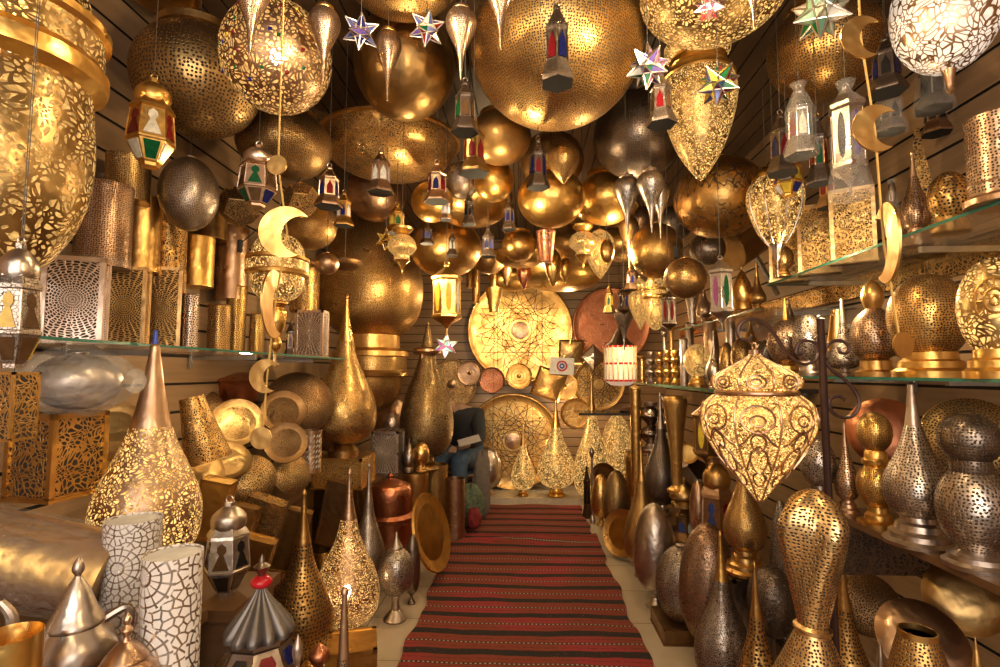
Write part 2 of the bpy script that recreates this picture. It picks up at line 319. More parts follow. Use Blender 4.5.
 'pot': [('pot', 'm', 0, [(0, 0), (.86, 0), (.9, .05), (.98, .85), (1.03, .88), (1.05, .94), (1.0, .96), (.9, 1), (0, 1)])],
 'teapot': [('pot', 'm', 1, [(0, 0), (.5, 0), (.72, .03), (1, .18), (.95, .32), (.66, .45)]), ('lid', 'n', 1, [(.66, .45), (.68, .48), (.5, .58), (.28, .74), (.12, .82), (.08, .85), (.15, .89), (.12, .95), (0, 1)])],
 'tajine': [('base', 'n', 0, [(0, 0), (.9, 0), (1, .16), (1.0, .22), (.9, .24)]), ('lid', 'm', 1, [(.9, .24), (.86, .34), (.62, .46), (.58, .5), (.34, .62), (.12, .68)]), ('knob', 'n', 1, [(.12, .68), (.08, .74), (.16, .80), (.07, .86), (.12, .92), (0, 1)])],
 'bucket': [('pail', 'm', 0, [(0, 0), (.62, 0), (.66, .03), (.96, .84), (1, .86), (1, .9), (.92, .9), (.6, .04), (0, .04)]) ],
 'bell': [('base', 'n', 0, [(0, 0), (.9, 0), (.9, .12), (.8, .16)]), ('bell', 'm', 1, [(.8, .16), (1, .3), (.9, .52), (.5, .72), (.16, .84)]), ('spire', 'n', 1, [(.16, .84), (.08, .9), (.1, .93), (0, 1)])],
 'cand': [('base', 'n', 0, [(0, 0), (.9, 0), (1, .06), (.6, .12), (.4, .18)]), ('stem', 'm', 1, [(.4, .18), (.8, .3), (.9, .4), (.4, .52), (.35, .56), (.8, .68), (.85, .76), (.4, .88), (.3, .9)]), ('cup', 'n', 0, [(.3, .9), (.55, .93), (.6, 1), (0, 1)])],
 'fin': [('base', 'n', 0, [(0, 0), (.9, 0), (.9, .06), (.5, .1)]), ('stem', 'm', 1, [(.5, .1), (.45, .5), (.4, .8), (.3, .84)]), ('knob', 'n', 1, [(.3, .84), (.75, .89), (.8, .93), (.4, .97), (0, 1)])],
 'plate': [('plate', 'm', 1, [(0, 0), (.55, .02), (.72, .25), (.95, .55), (1, .62)]), ('rim', 'n', 0, [(1, .62), (1.02, .7), (1.0, 1), (.93, .9), (.7, .6), (0, .5)])],
 'bowlp': [('bowl', 'm', 1, [(0, 0), (.3, .04), (.6, .22), (.85, .56), (1, .92)]), ('rim', 'n', 0, [(1, .92), (1.02, .96), (1.0, 1), (.94, .95), (.5, .4), (0, .25)])],
 'flask': [('shade', 'm', 1, [(.90, 0), (1, .10), (1, .40), (.92, .65), (.72, .86), (.42, .985)]), ('rim', 'n', 0, [(.42, .985), (.42, 1), (.38, 1), (.38, .96), (.7, .8), (.9, .4), (0, .1)])],
 'column': [('base', 'n', 0, [(0, 0), (1, 0), (1, .03), (.85, .04)]), ('shade', 'm', 0, [(.85, .04), (.85, .96)]), ('cap', 'n', 0, [(.85, .96), (.95, .965), (.9, .98), (.2, 1), (0, 1)])],
}
NAMES = {'drop': 'teardrop_lamp', 'dropw': 'teardrop_lamp', 'dropf': 'teardrop_lamp', 'pear': 'teardrop_lamp', 'spire': 'teardrop_lamp', 'egg': 'egg_lamp', 'football': 'footed_jar', 'ball': 'ball_lamp', 'ballw': 'ball_lamp', 'ballspire': 'ball_lamp', 'dbl': 'double_globe_lamp', 'dblw': 'double_globe_lamp', 'dblb': 'double_globe_lamp',
         'sph': 'globe_pendant', 'dome': 'dome_pendant', 'domef': 'dome_pendant', 'dish': 'dish_pendant', 'hdrop': 'finial_pendant', 'hegg': 'egg_pendant', 'amph': 'amphora_pendant', 'band': 'banded_lantern', 'bandt': 'banded_lantern', 'giant': 'banded_lantern', 'urnl': 'urn_pendant',
         'ogee': 'ogee_pendant', 'ribl': 'ribbed_pendant', 'vase': 'vase_lamp', 'hour': 'hourglass_lamp', 'drum': 'drum_lampshade', 'cone': 'cone_lampshade', 'flask': 'open_top_lamp', 'pyr': 'pyramid_shade', 'kettle': 'kettle', 'teapot': 'teapot', 'pot': 'cooking_pot', 'tajine': 'lidded_dish', 'bucket': 'bucket_pendant', 'bell': 'bell_lamp', 'cand': 'candlestick', 'fin': 'finial_lamp',
         'plate': 'round_plate', 'column': 'cylinder_lamp', 'hex': 'hexagonal_lantern', 'prism': 'hexagonal_lantern', 'house': 'hexagonal_lantern', 'star': 'star_lantern', 'box': 'box_lantern', 'dodeca': 'polyhedron_lantern'}
CATS = {'teardrop_lamp': 'lamp', 'egg_lamp': 'lamp', 'open_top_lamp': 'lamp', 'footed_jar': 'jar', 'ball_lamp': 'lamp', 'double_globe_lamp': 'lamp', 'globe_pendant': 'pendant lamp', 'dome_pendant': 'pendant lamp', 'dish_pendant': 'pendant lamp', 'finial_pendant': 'pendant lamp', 'egg_pendant': 'pendant lamp',
        'amphora_pendant': 'pendant lamp', 'banded_lantern': 'pendant lamp', 'urn_pendant': 'pendant lamp', 'ogee_pendant': 'pendant lamp', 'ribbed_pendant': 'pendant lamp', 'vase_lamp': 'lamp', 'hourglass_lamp': 'lamp', 'drum_lampshade': 'lampshade', 'cone_lampshade': 'lampshade', 'kettle': 'kettle',
        'cooking_pot': 'pot', 'lidded_dish': 'dish', 'bucket_pendant': 'pendant lamp', 'bell_lamp': 'lamp', 'candlestick': 'candlestick', 'finial_lamp': 'lamp', 'round_plate': 'plate', 'cylinder_lamp': 'lamp', 'hexagonal_lantern': 'lantern', 'star_lantern': 'star lantern', 'box_lantern': 'lantern', 'polyhedron_lantern': 'lantern'}

def empty(name, loc=(0, 0, 0), rot=(0, 0, 0)):
    o = bpy.data.objects.new(name, None); o.empty_display_size = .05; COL.objects.link(o); o.location = loc; o.rotation_euler = rot; return o
def tag(o, label, cat, group=None, kind=None):
    o['label'] = label; o['category'] = cat
    if group: o['group'] = group
    if kind: o['kind'] = kind
    return o
def struct(o): o['kind'] = 'structure'; return o
def facequad(n, k, r0, z0, r1, z1, rot):
    a, b = 2 * PI * k / n + rot, 2 * PI * (k + 1) / n + rot
    A = Vector((r0 * math.cos(a), r0 * math.sin(a), z0)); B = Vector((r0 * math.cos(b), r0 * math.sin(b), z0))
    C = Vector((r1 * math.cos(b), r1 * math.sin(b), z1)); D = Vector((r1 * math.cos(a), r1 * math.sin(a), z1))
    nrm = (B - A).cross(D - A).normalized()
    return (lambda u, v: (A * (1 - u) + B * u) * (1 - v) + (D * (1 - u) + C * u) * v), nrm
ARCH = [(.18, .06), (.82, .06), (.82, .52), (.74, .66), (.62, .76), (.5, .94), (.38, .76), (.26, .66), (.18, .52)]
OVAL = [(.5 + .24 * math.cos(t), .5 + .44 * math.sin(t)) for t in [i * PI / 6 for i in range(12)]]
KEYH = [(.14, .05), (.86, .05), (.66, .45), (.60, .55), (.72, .66), (.70, .82), (.5, .93), (.30, .82), (.28, .66), (.40, .55), (.34, .45)]
RECT = [(.14, .06), (.86, .06), (.86, .94), (.14, .94)]
def pane(parent, q, nrm, outline, m, th=.0015):
    n = len(outline); V = [q(u, v) + nrm * th for u, v in outline] + [q(u, v) - nrm * th for u, v in outline]
    Fc = [tuple(range(n)), tuple(range(2 * n - 1, n - 1, -1))] + [(i, n + i, n + (i + 1) % n, (i + 1) % n) for i in range(n)]
    return obj('glass_pane', V, Fc, m, parent, smooth=False)
def hexl(root, H, W, m, m2, style, panes='rbg', n=6, rot=.3, lit=0, nodome=0):
    R = W / 2
    if style == 'hex':
        body = [(.98, 0), (1, .02), (.98, .05), (.72, .20), (.70, .22), (.66, .24), (.62, .60), (.66, .62), (.70, .63), (.70, .66), (.56, .70), (.34, .80), (.22, .86), (.24, .88), (.20, .92), (.0, .93)]
        pr = (.66, .24, .62, .60); out = ARCH
    elif style == 'prism':
        body = [(0, 0), (.04, .01), (.08, .10), (.30, .16), (.86, .235), (.92, .25), (.90, .28), (.80, .29), (.78, .74), (.92, .76), (.94, .79), (.66, .84), (.34, .90), (.16, .93), (.16, .955), (0, .96)]
        pr = (.80, .29, .78, .74); out = OVAL
    elif style == 'pavil':
        body = [(.8, 0), (.95, .02), (.95, .54), (1, .56), (1, .58), (.68, .665), (.72, .67), (.76, .68), (.76, .695), (.6, .70), (0, .705)]
        pr = (.95, .26, .95, .54); out = OVAL
    else:
        body = [(0, 0), (.40, .0), (.42, .03), (.50, .05), (.94, .24), (1, .25), (1, .27), (.96, .28), (.84, .58), (.94, .59), (.90, .62), (.72, .68), (.66, .78), (.40, .86), (.22, .88), (.22, .94), (0, .95)]
        pr = (.96, .28, .84, .58); out = KEYH
    b = MB().lathe([(r * R, z * H) for r, z in body], n, rot=rot); bd_ = b.obj('body', m, root, smooth=False)
    if style == 'hex':
        MB().lathe([(0, -.004 * H), (.95 * R, -.004 * H), (.95 * R, .01 * H), (0, .012 * H)], n, rot=rot).obj('bottom_plate', black, root, smooth=False)
    for k in range(n):
        q, nr = facequad(n, k, pr[0] * R * 1.0, pr[1] * H, pr[2] * R * 1.0, pr[3] * H, rot)
        col = PANE[panes[k % len(panes)]]
        pane(bd_, q, nr, out, glass(col, lit), .0025)
        if style == 'house':
            q, nr = facequad(n, k, .50 * R, .05 * H, .94 * R, .24 * H, rot); pane(bd_, q, nr, RECT, glass(PANE[panes[(k + 1) % len(panes)]], lit), .0025)
    # corner ribs and ring
    for k in range(n):
        rb = MB()
        a = 2 * PI * k / n + rot
        rb.tube([(pr[0] * R * math.cos(a), pr[0] * R * math.sin(a), pr[1] * H), (pr[2] * R * math.cos(a), pr[2] * R * math.sin(a), pr[3] * H)], .035 * R, 5)
        rb.obj('corner_rib', m2, bd_)
    if style == 'house' and not nodome:
        d = MB().lathe(crom([(.66 * R, .67 * H), (.74 * R, .72 * H), (.70 * R, .80 * H), (.42 * R, .87 * H), (.2 * R, .9 * H)]), 20); d.obj('dome', m2, root)
    if style == 'pavil':
        for k in range(n):
            q, nr = facequad(n, k, 1.0 * R, .58 * H, .68 * R, .665 * H, rot)
            pane(bd_, q, nr, [(.3, .2), (.7, .2), (.8, .5), (.7, .8), (.3, .8), (.2, .5)], glass(PANE[panes[(k + 1) % len(panes)]], lit), .0025)
        return
    r = MB(); torus(r, (0, 0, H * .965), .16 * R, .022 * R + .0006, 'Y', 14, 5); r.obj('ring', m2, root)
def star(root, R, cols, mfr, lit=0):
    ph = (1 + 5 ** .5) / 2; ico = []
    for a in (-1, 1):
        for b in (-ph, ph): ico += [Vector((0, a, b)), Vector((a, b, 0)), Vector((b, 0, a))]
    ico = [v.normalized() for v in ico]
    fc = [(i, j, k) for i in range(12) for j in range(i + 1, 12) for k in range(j + 1, 12) if all((ico[x] - ico[y]).length < 1.1 for x, y in ((i, j), (j, k), (i, k)))]
    cen = [((ico[i] + ico[j] + ico[k]) / 3).normalized() * .46 * R for i, j, k in fc]
    fr = MB(); gl = MB(); names = sorted(set(cols)); edges = set()
    for t in range(12):
        tip = ico[t] * R; adj = [c for c, f in zip(cen, fc) if t in f]; ax = ico[t]; u = (adj[0] - ax * adj[0].dot(ax)).normalized(); w = ax.cross(u)
        adj.sort(key=lambda c: math.atan2(c.dot(w), c.dot(u)))
        for k in range(5):
            a, b = adj[k], adj[(k + 1) % 5]
            gl.add([tip, a, b], [(0, 1, 2)], None, names.index(cols[(t * 2 + k * 3) % len(cols)]))
            fr.tube([tip, a], [.022 * R, .042 * R], 4)
            if (round(a.x, 5), round(b.x, 5)) < (round(b.x, 5), round(a.x, 5)): fr.tube([a, b], .04 * R, 4)
    M = Matrix.Translation((0, 0, R)) @ Euler((.55, .1, .3)).to_matrix().to_4x4()
    g = gl.obj('glass_facets', [glass(PANE[c], lit) for c in names], root, smooth=False); f = fr.obj('frame', mfr, root, smooth=False)
    for o in (g, f): o.data.transform(M)
    c = MB(); c.tube([(0, 0, 1.75 * R), (0, 0, 2.0 * R)], .07 * R, 8); torus(c, (0, 0, 2.05 * R), .06 * R, .012 * R, 'Y', 12, 4); c.obj('cap', mfr, root)
def boxl(root, H, W, m, m2, D=None):
    D = D or W; t = .09 * min(W, H); fr = MB()
    for sx in (-1, 1):
        for sy in (-1, 1): fr.box((sx * (W - t) / 2, sy * (D - t) / 2, H / 2), (t, t, H))
    for z in (t / 2, H - t / 2):
        for s in (-1, 1): fr.box((0, s * (D - t) / 2, z), (W, t, t)); fr.box((s * (W - t) / 2, 0, z), (t, D, t))
    fr.box((0, 0, t * .3), (W * 1.04, D * 1.04, t * .6)); fr.obj('frame', m2, root, smooth=False)
    for k in range(4):
        w = (W if k % 2 == 0 else D) - 2 * t; off = (D if k % 2 == 0 else W) / 2 - t * .5
        p = MB().box((0, 0, 0), (w + .002, .004, H - 2 * t + .002)).obj('panel', m, root, smooth=False)
        p.rotation_euler = (0, 0, k * PI / 2); p.location = (off * math.sin(k * PI / 2), -off * math.cos(k * PI / 2), H / 2)
    MB().box((0, 0, H - t * .4), (W - 2 * t, D - 2 * t, t * .5)).obj('top_panel', m, root, smooth=False)
def dodeca(root, R, m, m2):
    ph = (1 + 5 ** .5) / 2; ico = []
    for a in (-1, 1):
        for b in (-ph, ph): ico += [Vector((0, a, b)), Vector((a, b, 0)), Vector((b, 0, a))]
    ico = [v.normalized() for v in ico]
    fc = [(i, j, k) for i in range(12) for j in range(i + 1, 12) for k in range(j + 1, 12) if all((ico[x] - ico[y]).length < 1.1 for x, y in ((i, j), (j, k), (i, k)))]
    cen = [((ico[i] + ico[j] + ico[k]) / 3).normalized() * R for i, j, k in fc]; mb = MB(); fr = MB()
    for t in range(12):
        idx = [c for c, f in zip(cen, fc) if t in f]; ax = ico[t]; u = (idx[0] - ax * idx[0].dot(ax)).normalized(); w = ax.cross(u)
        idx.sort(key=lambda c: math.atan2(c.dot(w), c.dot(u))); mb.add(idx, [(0, 1, 2, 3, 4)])
        for k in range(5):
            a, b = idx[k], idx[(k + 1) % 5]
            if a.x < b.x or (a.x == b.x and a.z < b.z): fr.tube([a, b], .025 * R, 4)
    o = mb.obj('shade', m, root, smooth=False); o.data.transform(Matrix.Translation((0, 0, R)) @ Euler((.3, .5, 0)).to_matrix().to_4x4())
    o = fr.obj('seams', m2, root, smooth=False); o.data.transform(Matrix.Translation((0, 0, R)) @ Euler((.3, .5, 0)).to_matrix().to_4x4())

def build(root, shape, H, W, m, m2, **k):
    if shape in ('hex', 'prism', 'house', 'pavil'): return hexl(root, H, W, m, m2, shape, k.get('panes', 'rbg'), rot=k.get('pr', .3), lit=k.get('lit', 0), n=k.get('nn', 6), nodome=k.get('redball', 0))
    if shape == 'star': return star(root, H / 2, k.get('panes', 'rbg'), m, k.get('lit', 0))
    if shape == 'box': return boxl(root, H, W, m, m2, k.get('D'))
    if shape == 'dodeca': return dodeca(root, H / 2, m, m2)
    R = W / 2; segs = 40 if W * F / max(k.get('dep', 2), .3) > 30 else 24
    gore = k.get('gore', 0)
    if shape == 'plate' and k.get('rot', (0,))[0] < 0: shape = 'bowlp'
    parts = SH[shape]; bodies = {}
    for nm, role, sm, prof in parts:
        p = [(r * R, z * H) for r, z in prof]
        if sm and len(p) < 14: p = crom(p, 4)
        if k.get('twist') and nm == 'shade':
            m_ = MB().lathe(p, 64); m_.V = [(x * (1 + .42 * abs(math.cos(2 * (math.atan2(y, x) - 2.2 * (z - .7 * H)) + .6)) ** 3 * min(1, max(0, (z / H - .70) * 5))), y * (1 + .42 * abs(math.cos(2 * (math.atan2(y, x) - 2.2 * (z - .7 * H)) + .6)) ** 3 * min(1, max(0, (z / H - .70) * 5))), z) for x, y, z in m_.V]
            m_.obj(nm, m, root, angle=50)
        elif gore: bodies[nm] = MB().lathe(p, gore * 8, gore=gore, ga=k.get('ga', .08)).obj(nm, m if role == 'm' else m2, root, angle=50)
        elif k.get('poly'): MB().lathe(p, k['poly'], rot=.2).obj(nm, m if role == 'm' else m2, root, angle=20)
        else: MB().lathe(p, segs).obj(nm, m if role == 'm' else (k['m3'] if nm == 'base' and k.get('m3') else m2), root, angle=30)
    if gore and k.get('ribs', 1):
        for nm, role, sm, prof in parts:
            if role != 'm': continue
            p = [(r * R, z * H) for r, z in (crom(prof, 4) if sm else prof)]
            for g in range(gore):
                a = 2 * PI * g / gore
                MB().tube([((r * (1 - k.get('ga', .08)) + .001) * math.cos(a), (r * (1 - k.get('ga', .08)) + .001) * math.sin(a), z) for r, z in p], .012 * R + .0015, 6).obj('rib', m2, bodies[nm])

# ---------------------------------------------------------------- placing
ITEMS = []
def h(shape, label, cx, yt, yb, w, Y, m, m2=None, g=None, **k):      # hanging
    ITEMS.append(dict(kind='h', shape=shape, label=label, cx=cx, yt=yt, yb=yb, w=w, Y=Y, m=m, m2=m2 or m[0] + 'p', g=g, k=k))
def s(shape, label, cx, yt, yb, w, Y, m, m2=None, g=None, z0=None, **k):   # standing
    ITEMS.append(dict(kind='s', shape=shape, label=label, cx=cx, yt=yt, yb=yb, w=w, Y=Y, m=m, m2=m2 or m[0] + 'p', g=g, z0=z0, k=k))
SPHL = ('sph', 'dome', 'domef', 'dodeca', 'star')
def solve(it):
    Y = it['Y']; cx, yt, yb = it['cx'], it['yt'], it['yb']
    c = P(cx, (yt + yb) / 2, Y); top = P(cx, yt, Y).z; bot = P(cx, yb, Y).z
    if it['shape'] in SPHL:
        el = math.cos(math.atan2(abs(c.z - 1.35), math.hypot(c.x, c.y))); mid = (top + bot) / 2; hh = (top - bot) / 2 * el; top, bot = mid + hh, mid - hh
    dep = (c - CP).dot(FW); W = it['w'] * dep / F * math.cos(math.atan(abs(cx - 500) / F))
    x = c.x
    if it['kind'] == 's' and it.get('z0') is not None:
        bot = it['z0']; top = max(top, bot + .04)
    if it['k'].get('pc'): x = P(cx, yb, Y).x
    if it['shape'] == 'dish' and top - bot > .27 * W: mid = (top + bot) / 2; top, bot = mid + .135 * W, mid - .135 * W
    it.update(x=x, y=Y, z=bot, H=top - bot, W=W, dep=dep)
def relax():
    hs = [i for i in ITEMS if i['kind'] == 'h']
    for i in ITEMS: solve(i); i['Y0'] = i['Y']
    for _ in range(160):
        moved = False
        for a in hs:
            if a['z'] + a['H'] > CEIL - .03 and not a['k'].get('free'): a['Y'] *= .99; solve(a); moved = True
            if abs(a['x']) + a['W'] / 2 > WX - .01: a['Y'] *= .99; solve(a); moved = True
        for i, a in enumerate(hs):
            for b in hs[i + 1:]:
                dx, dy = a['x'] - b['x'], a['y'] - b['y']; dz = (a['z'] + a['H'] / 2) - (b['z'] + b['H'] / 2)
                rh = (a['W'] + b['W']) / 2 * 1.02; rv = (a['H'] + b['H']) / 2 * 1.02
                if (dx * dx + dy * dy) / rh ** 2 + dz * dz / rv ** 2 < 1:
                    f, n = (a, b) if a['Y'] > b['Y'] else (b, a)
                    tot = f['W'] + n['W']; kf = .006 * n['W'] / tot * 2; kn = .006 * f['W'] / tot * 2
                    if f['Y'] < f['Y0'] * 1.35: f['Y'] *= 1 + kf
                    if n['Y'] > n['Y0'] * .72: n['Y'] *= 1 - kn
                    solve(f); solve(n); moved = True
        if not moved: break
def make_all():
    relax()
    for it in ITEMS:
        nm = it['k'].get('n') or NAMES[it['shape']]; rot = it['k'].get('rot', (0, 0, 0))
        root = empty(nm, (it['x'], it['y'], it['z']), (0, 0, 0))
        tag(root, it['label'], it['k'].get('cat') or CATS[nm], it['g'])
        kk = dict(it['k']); kk['dep'] = it['dep']
        build(root, it['shape'], it['H'], it['W'], it['m'], it['m2'], **kk)
        if any(rot):
            # tilt about the thing's centre, keeping it where it is
            c = Vector((0, 0, it['H'] / 2)); R = Euler(rot).to_matrix(); root.rotation_euler = rot
            off = c - R @ c; root.location = Vector(root.location) + off
        if it['kind'] == 'h' and not it['k'].get('nocord'):
            zt = it['z'] + it['H']; top = CEIL
            for o in ITEMS:
                if o is it or o['kind'] != 'h': continue
                d = math.hypot(o['x'] - it['x'], o['y'] - it['y'])
                if d < o['W'] / 2 and o['z'] + o['H'] / 2 > zt:
                    zz = o['z'] + o['H'] / 2 * (1 - math.sqrt(max(0, 1 - (2 * d / o['W']) ** 2)))
                    if zz > zt - .02: top = min(top, max(zz, zt + .01))
            r = MB(); r.tube([(0, 0, it['H'] * .99), (0, 0, it['H'] + top - zt)], .0005 + .0004 * it['dep'], 5)
            r.obj('cord', simple('cord', (.10, .08, .06), .6), root)
        if it['k'].get('light'):
            e, r_ = it['k']['light']; ld = bpy.data.lights.new('bulb_light', 'POINT'); ld.energy = e; ld.color = (1, .66, .30); ld.shadow_soft_size = .03
            lo = bpy.data.objects.new('bulb_light', ld); COL.objects.link(lo); lo.parent = root; lo.location = (0, 0, it['H'] * r_)
            b = MB().lathe(ell(it['H'] * r_ - .03, it['H'] * r_ + .03, rm=.022, n=10), 16).obj('bulb', BULB, root)
        it['root'] = root
# ================================================================ the setting
def slat_mat(name, c, groove_dark=.12):
    T = NT(name); tc = T.n('ShaderNodeTexCoord')
    mp = T.n('ShaderNodeMapping', {'Vector': tc.outputs['Object'], 'Scale': (3, .5, 9)})
    no = T.n('ShaderNodeTexNoise', {'Vector': mp.outputs[0], 'Scale': 4.0, 'Detail': 6.0})
    col = T.mixc(T.mapr(no.outputs[0], .3, .7), rgb(c), rgb([x * .72 for x in c]))
    pr = T.n('ShaderNodeBsdfPrincipled', {'Base Color': col, 'Roughness': .38}); T.link(pr.outputs[0], T.out.inputs[0]); return T.m
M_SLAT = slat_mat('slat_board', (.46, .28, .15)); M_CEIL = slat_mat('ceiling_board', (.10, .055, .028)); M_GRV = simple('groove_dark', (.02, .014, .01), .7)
M_DARKWOOD = slat_mat('dark_wood', (.16, .08, .035))
def slats(name, y0, y1, z0, z1, pitch, gap, depth, mat):
    """boards stacked in local z with recessed grooves; the face looks to local -x"""
    mb = MB(); V = []; z = z0
    prof = []
    while z < z1 - 1e-6:
        zt = min(z + pitch - gap, z1); prof += [(0, z, 0), (0, zt, 0)]
        if zt < z1: prof += [(depth, zt, 1), (depth, min(z + pitch, z1), 1)]
        z += pitch
    for a, b in zip(prof, prof[1:]):
        dark = a[2] + b[2] > 0
        mb.add([(a[0], y0, a[1]), (a[0], y1, a[1]), (b[0], y1, b[1]), (b[0], y0, b[1])], [(0, 1, 2, 3)], None, 1 if dark else 0)
    mb.box((depth + .03, (y0 + y1) / 2, (z0 + z1) / 2), (.05, y1 - y0, z1 - z0), 1)
    return struct(mb.obj(name, [mat, M_GRV], None, smooth=False))
slats('wall_right', -.6, BY, 0, CEIL, .13, .012, .012, M_SLAT).location = (WX, 0, 0)
w = slats('wall_left', -BY, .6, 0, CEIL, .13, .012, .012, M_SLAT); w.rotation_euler = (0, 0, PI); w.location = (-WX, 0, 0)
w = slats('wall_back', -WX, WX, 0, CEIL, .10, .008, .012, M_SLAT); w.rotation_euler = (0, 0, PI / 2); w.location = (0, BY, 0)
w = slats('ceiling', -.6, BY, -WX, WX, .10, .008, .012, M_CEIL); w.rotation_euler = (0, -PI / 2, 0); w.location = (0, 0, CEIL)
# tiled floor
T = NT('floor_tile'); tc = T.n('ShaderNodeTexCoord')
br = T.n('ShaderNodeTexBrick', {'Vector': T.n('ShaderNodeMapping', {'Vector': tc.outputs['Object'], 'Rotation': (0, 0, 0)}).outputs[0], 'Color1': (.60, .47, .33, 1), 'Color2': (.56, .43, .30, 1), 'Mortar': (.22, .15, .10, 1), 'Scale': 1.0,
    'Mortar Size': .003, 'Brick Width': .42, 'Row Height': .42}, offset=0.0)
no = T.n('ShaderNodeTexNoise', {'Vector': tc.outputs['Object'], 'Scale': 7.0, 'Detail': 6.0})
col = T.mixc(T.mapr(no.outputs[0], .35, .75, 0, .35), br.outputs[0], (.44, .31, .20, 1))
T.link(T.n('ShaderNodeBsdfPrincipled', {'Base Color': col, 'Roughness': .22}).outputs[0], T.out.inputs[0])
struct(MB().box((0, (BY - .6) / 2, -.025), (2 * WX + .2, BY + .6, .05)).obj('floor', T.m, None, smooth=False))
# low platform at the back, carved brass borders along the walls
struct(MB().box((-.02, 5.76, .03), (2 * WX - .1, .64, .06)).obj('trim_1', simple('pale_ledge', (.62, .52, .40), .35), None, smooth=False))
mt = metal('Bf14')
struct(MB().box((WX - .012, 2.9, 1.755), (.02, 5.0, .085)).box((WX - .02, 2.9, 1.80), (.03, 5.0, .008)).box((WX - .02, 2.9, 1.71), (.03, 5.0, .008)).obj('trim_2', mt, None, smooth=False))

# shelves: green edged glass on small metal brackets
GL = NT('shelf_glass'); GL.link(GL.n('ShaderNodeBsdfPrincipled', {'Base Color': (.80, .90, .86, 1), 'Roughness': .02, 'Transmission Weight': 1.0, 'IOR': 1.25, 'Alpha': .55}).outputs[0], GL.out.inputs[0])
GE = simple('glass_edge', (.05, .22, .16), .15); STEEL = simple('bracket_steel', (.55, .55, .54), .3, 1.0)
def shelf(label, side, xe, y0, y1, z, mats=None, g='glass wall shelves', t=.008):
    r = empty('glass_shelf', (side * (xe + WX) / 2, (y0 + y1) / 2, z - t)); tag(r, label, 'shelf', None)
    wd, ln = WX - .008 - xe, y1 - y0
    MB().box((0, 0, t / 2), (wd, ln, t)).obj('glass_top', (mats or GL.m), r, smooth=False)
    MB().box((-side * (wd / 2 + .0008), 0, t / 2), (.0016, ln, t)).box((0, ln / 2 + .0008, t / 2), (wd, .0016, t)).obj('edge', GE, r, smooth=False)
    n = max(2, int(ln / .7) + 1)
    for i in range(n):
        y = -ln / 2 + .12 + (ln - .24) * i / (n - 1)
        MB().box((side * (wd / 2 - .17), y, -.010), (.32, .016, .018)).box((side * (wd / 2 - .01), y, -.03), (.012, .022, .06)).obj('bracket', STEEL, r, smooth=False)
    return r
ZL, ZU, ZU2, ZM, ZM2, ZB = 1.435, 1.765, 1.665, 1.335, 1.255, .885
shelf('glass shelf with green edge under the square cut-metal box lanterns', -1, 1.13, .95, 3.25, ZL)
shelf('highest glass shelf, holding box lanterns and a dotted brass ball', 1, 1.15, .95, 2.50, ZU)
shelf('small glass shelf behind the highest one, with brass bells', 1, 1.15, 2.58, 3.9, ZU2)
shelf('eye-level glass shelf below the highest shelf, with wide ball lamps', 1, 1.03, .95, 2.35, ZM)
shelf('eye-level dark glass shelf crowded with candlesticks, beside the striped shade', 1, 1.06, 2.95, 5.1, ZM2, simple('smoked_glass', (.05, .045, .04), .06), t=.02)
r = empty('wooden_shelf', (1.32, 1.42, ZB - .02)); tag(r, 'brown wooden shelf under the silver teardrop and double globe lamps', 'shelf')
MB().box((0, 0, .01), (.58, .92, .02)).obj('board', M_DARKWOOD, r, smooth=False)
MB().box((0, .455, -.10), (.56, .012, .20)).obj('end_panel', metal('Gf12'), r, smooth=False)
# dark glass display ledge at the far end by the striped shade
r = empty('glass_shelf', (.98, 4.55, 1.0)); tag(r, 'short dark glass shelf below the striped red and white shade', 'shelf')
MB().box((-.22, 0, .0), (.62, .34, .02)).obj('glass_top', simple('smoked_glass', (.05, .045, .04), .06), r, smooth=False)
MB().lathe([(.0, .012), (.16, .012), (.17, .022), (.12, .045), (0, .05)], 24).obj('support_plate', metal('Gp'), r)
MB().box((.08, .0, -.5), (.02, .02, 1.0)).obj('leg', STEEL, r, smooth=False)

# display plinths, the left side
def plinth(label, x0, x1, y0, y1, z, nm='display_plinth'):
    r = empty(nm, ((x0 + x1) / 2, (y0 + y1) / 2, 0)); tag(r, label, 'plinth'); a, b = x1 - x0, y1 - y0
    MB().box((0, 0, z - .015), (a, b, .03)).obj('top_board', M_DARKWOOD, r, smooth=False)
    MB().box((0, 0, (z - .032) / 2), (a - .03, b - .03, z - .032)).obj('body', M_DARKWOOD, r, smooth=False)
plinth('dark wooden counter under the silver teapot and cut cylinder lamps', -1.6, -.82, .62, 1.36, .74)
plinth('low dark wooden plinth under the dark lantern with the red ball', -.80, -.30, .85, 1.40, .42)
plinth('dark wooden plinth under the silver arched lantern', -1.6, -.77, 1.39, 1.66, .72)
plinth('dark wooden plinth under the leaning brass shades', -1.6, -1.12, 1.69, 2.2, .72)
plinth('low dark wooden bench beneath the heap of plates', -1.6, -1.34, 2.38, 3.35, .62)
plinth('small black wooden crate under the painted hexagonal lantern', .97, 1.45, 2.76, 3.42, .36)
plinth('black wooden crate beneath the tall dark teardrop lamp', .94, 1.5, 3.50, 4.15, .36)

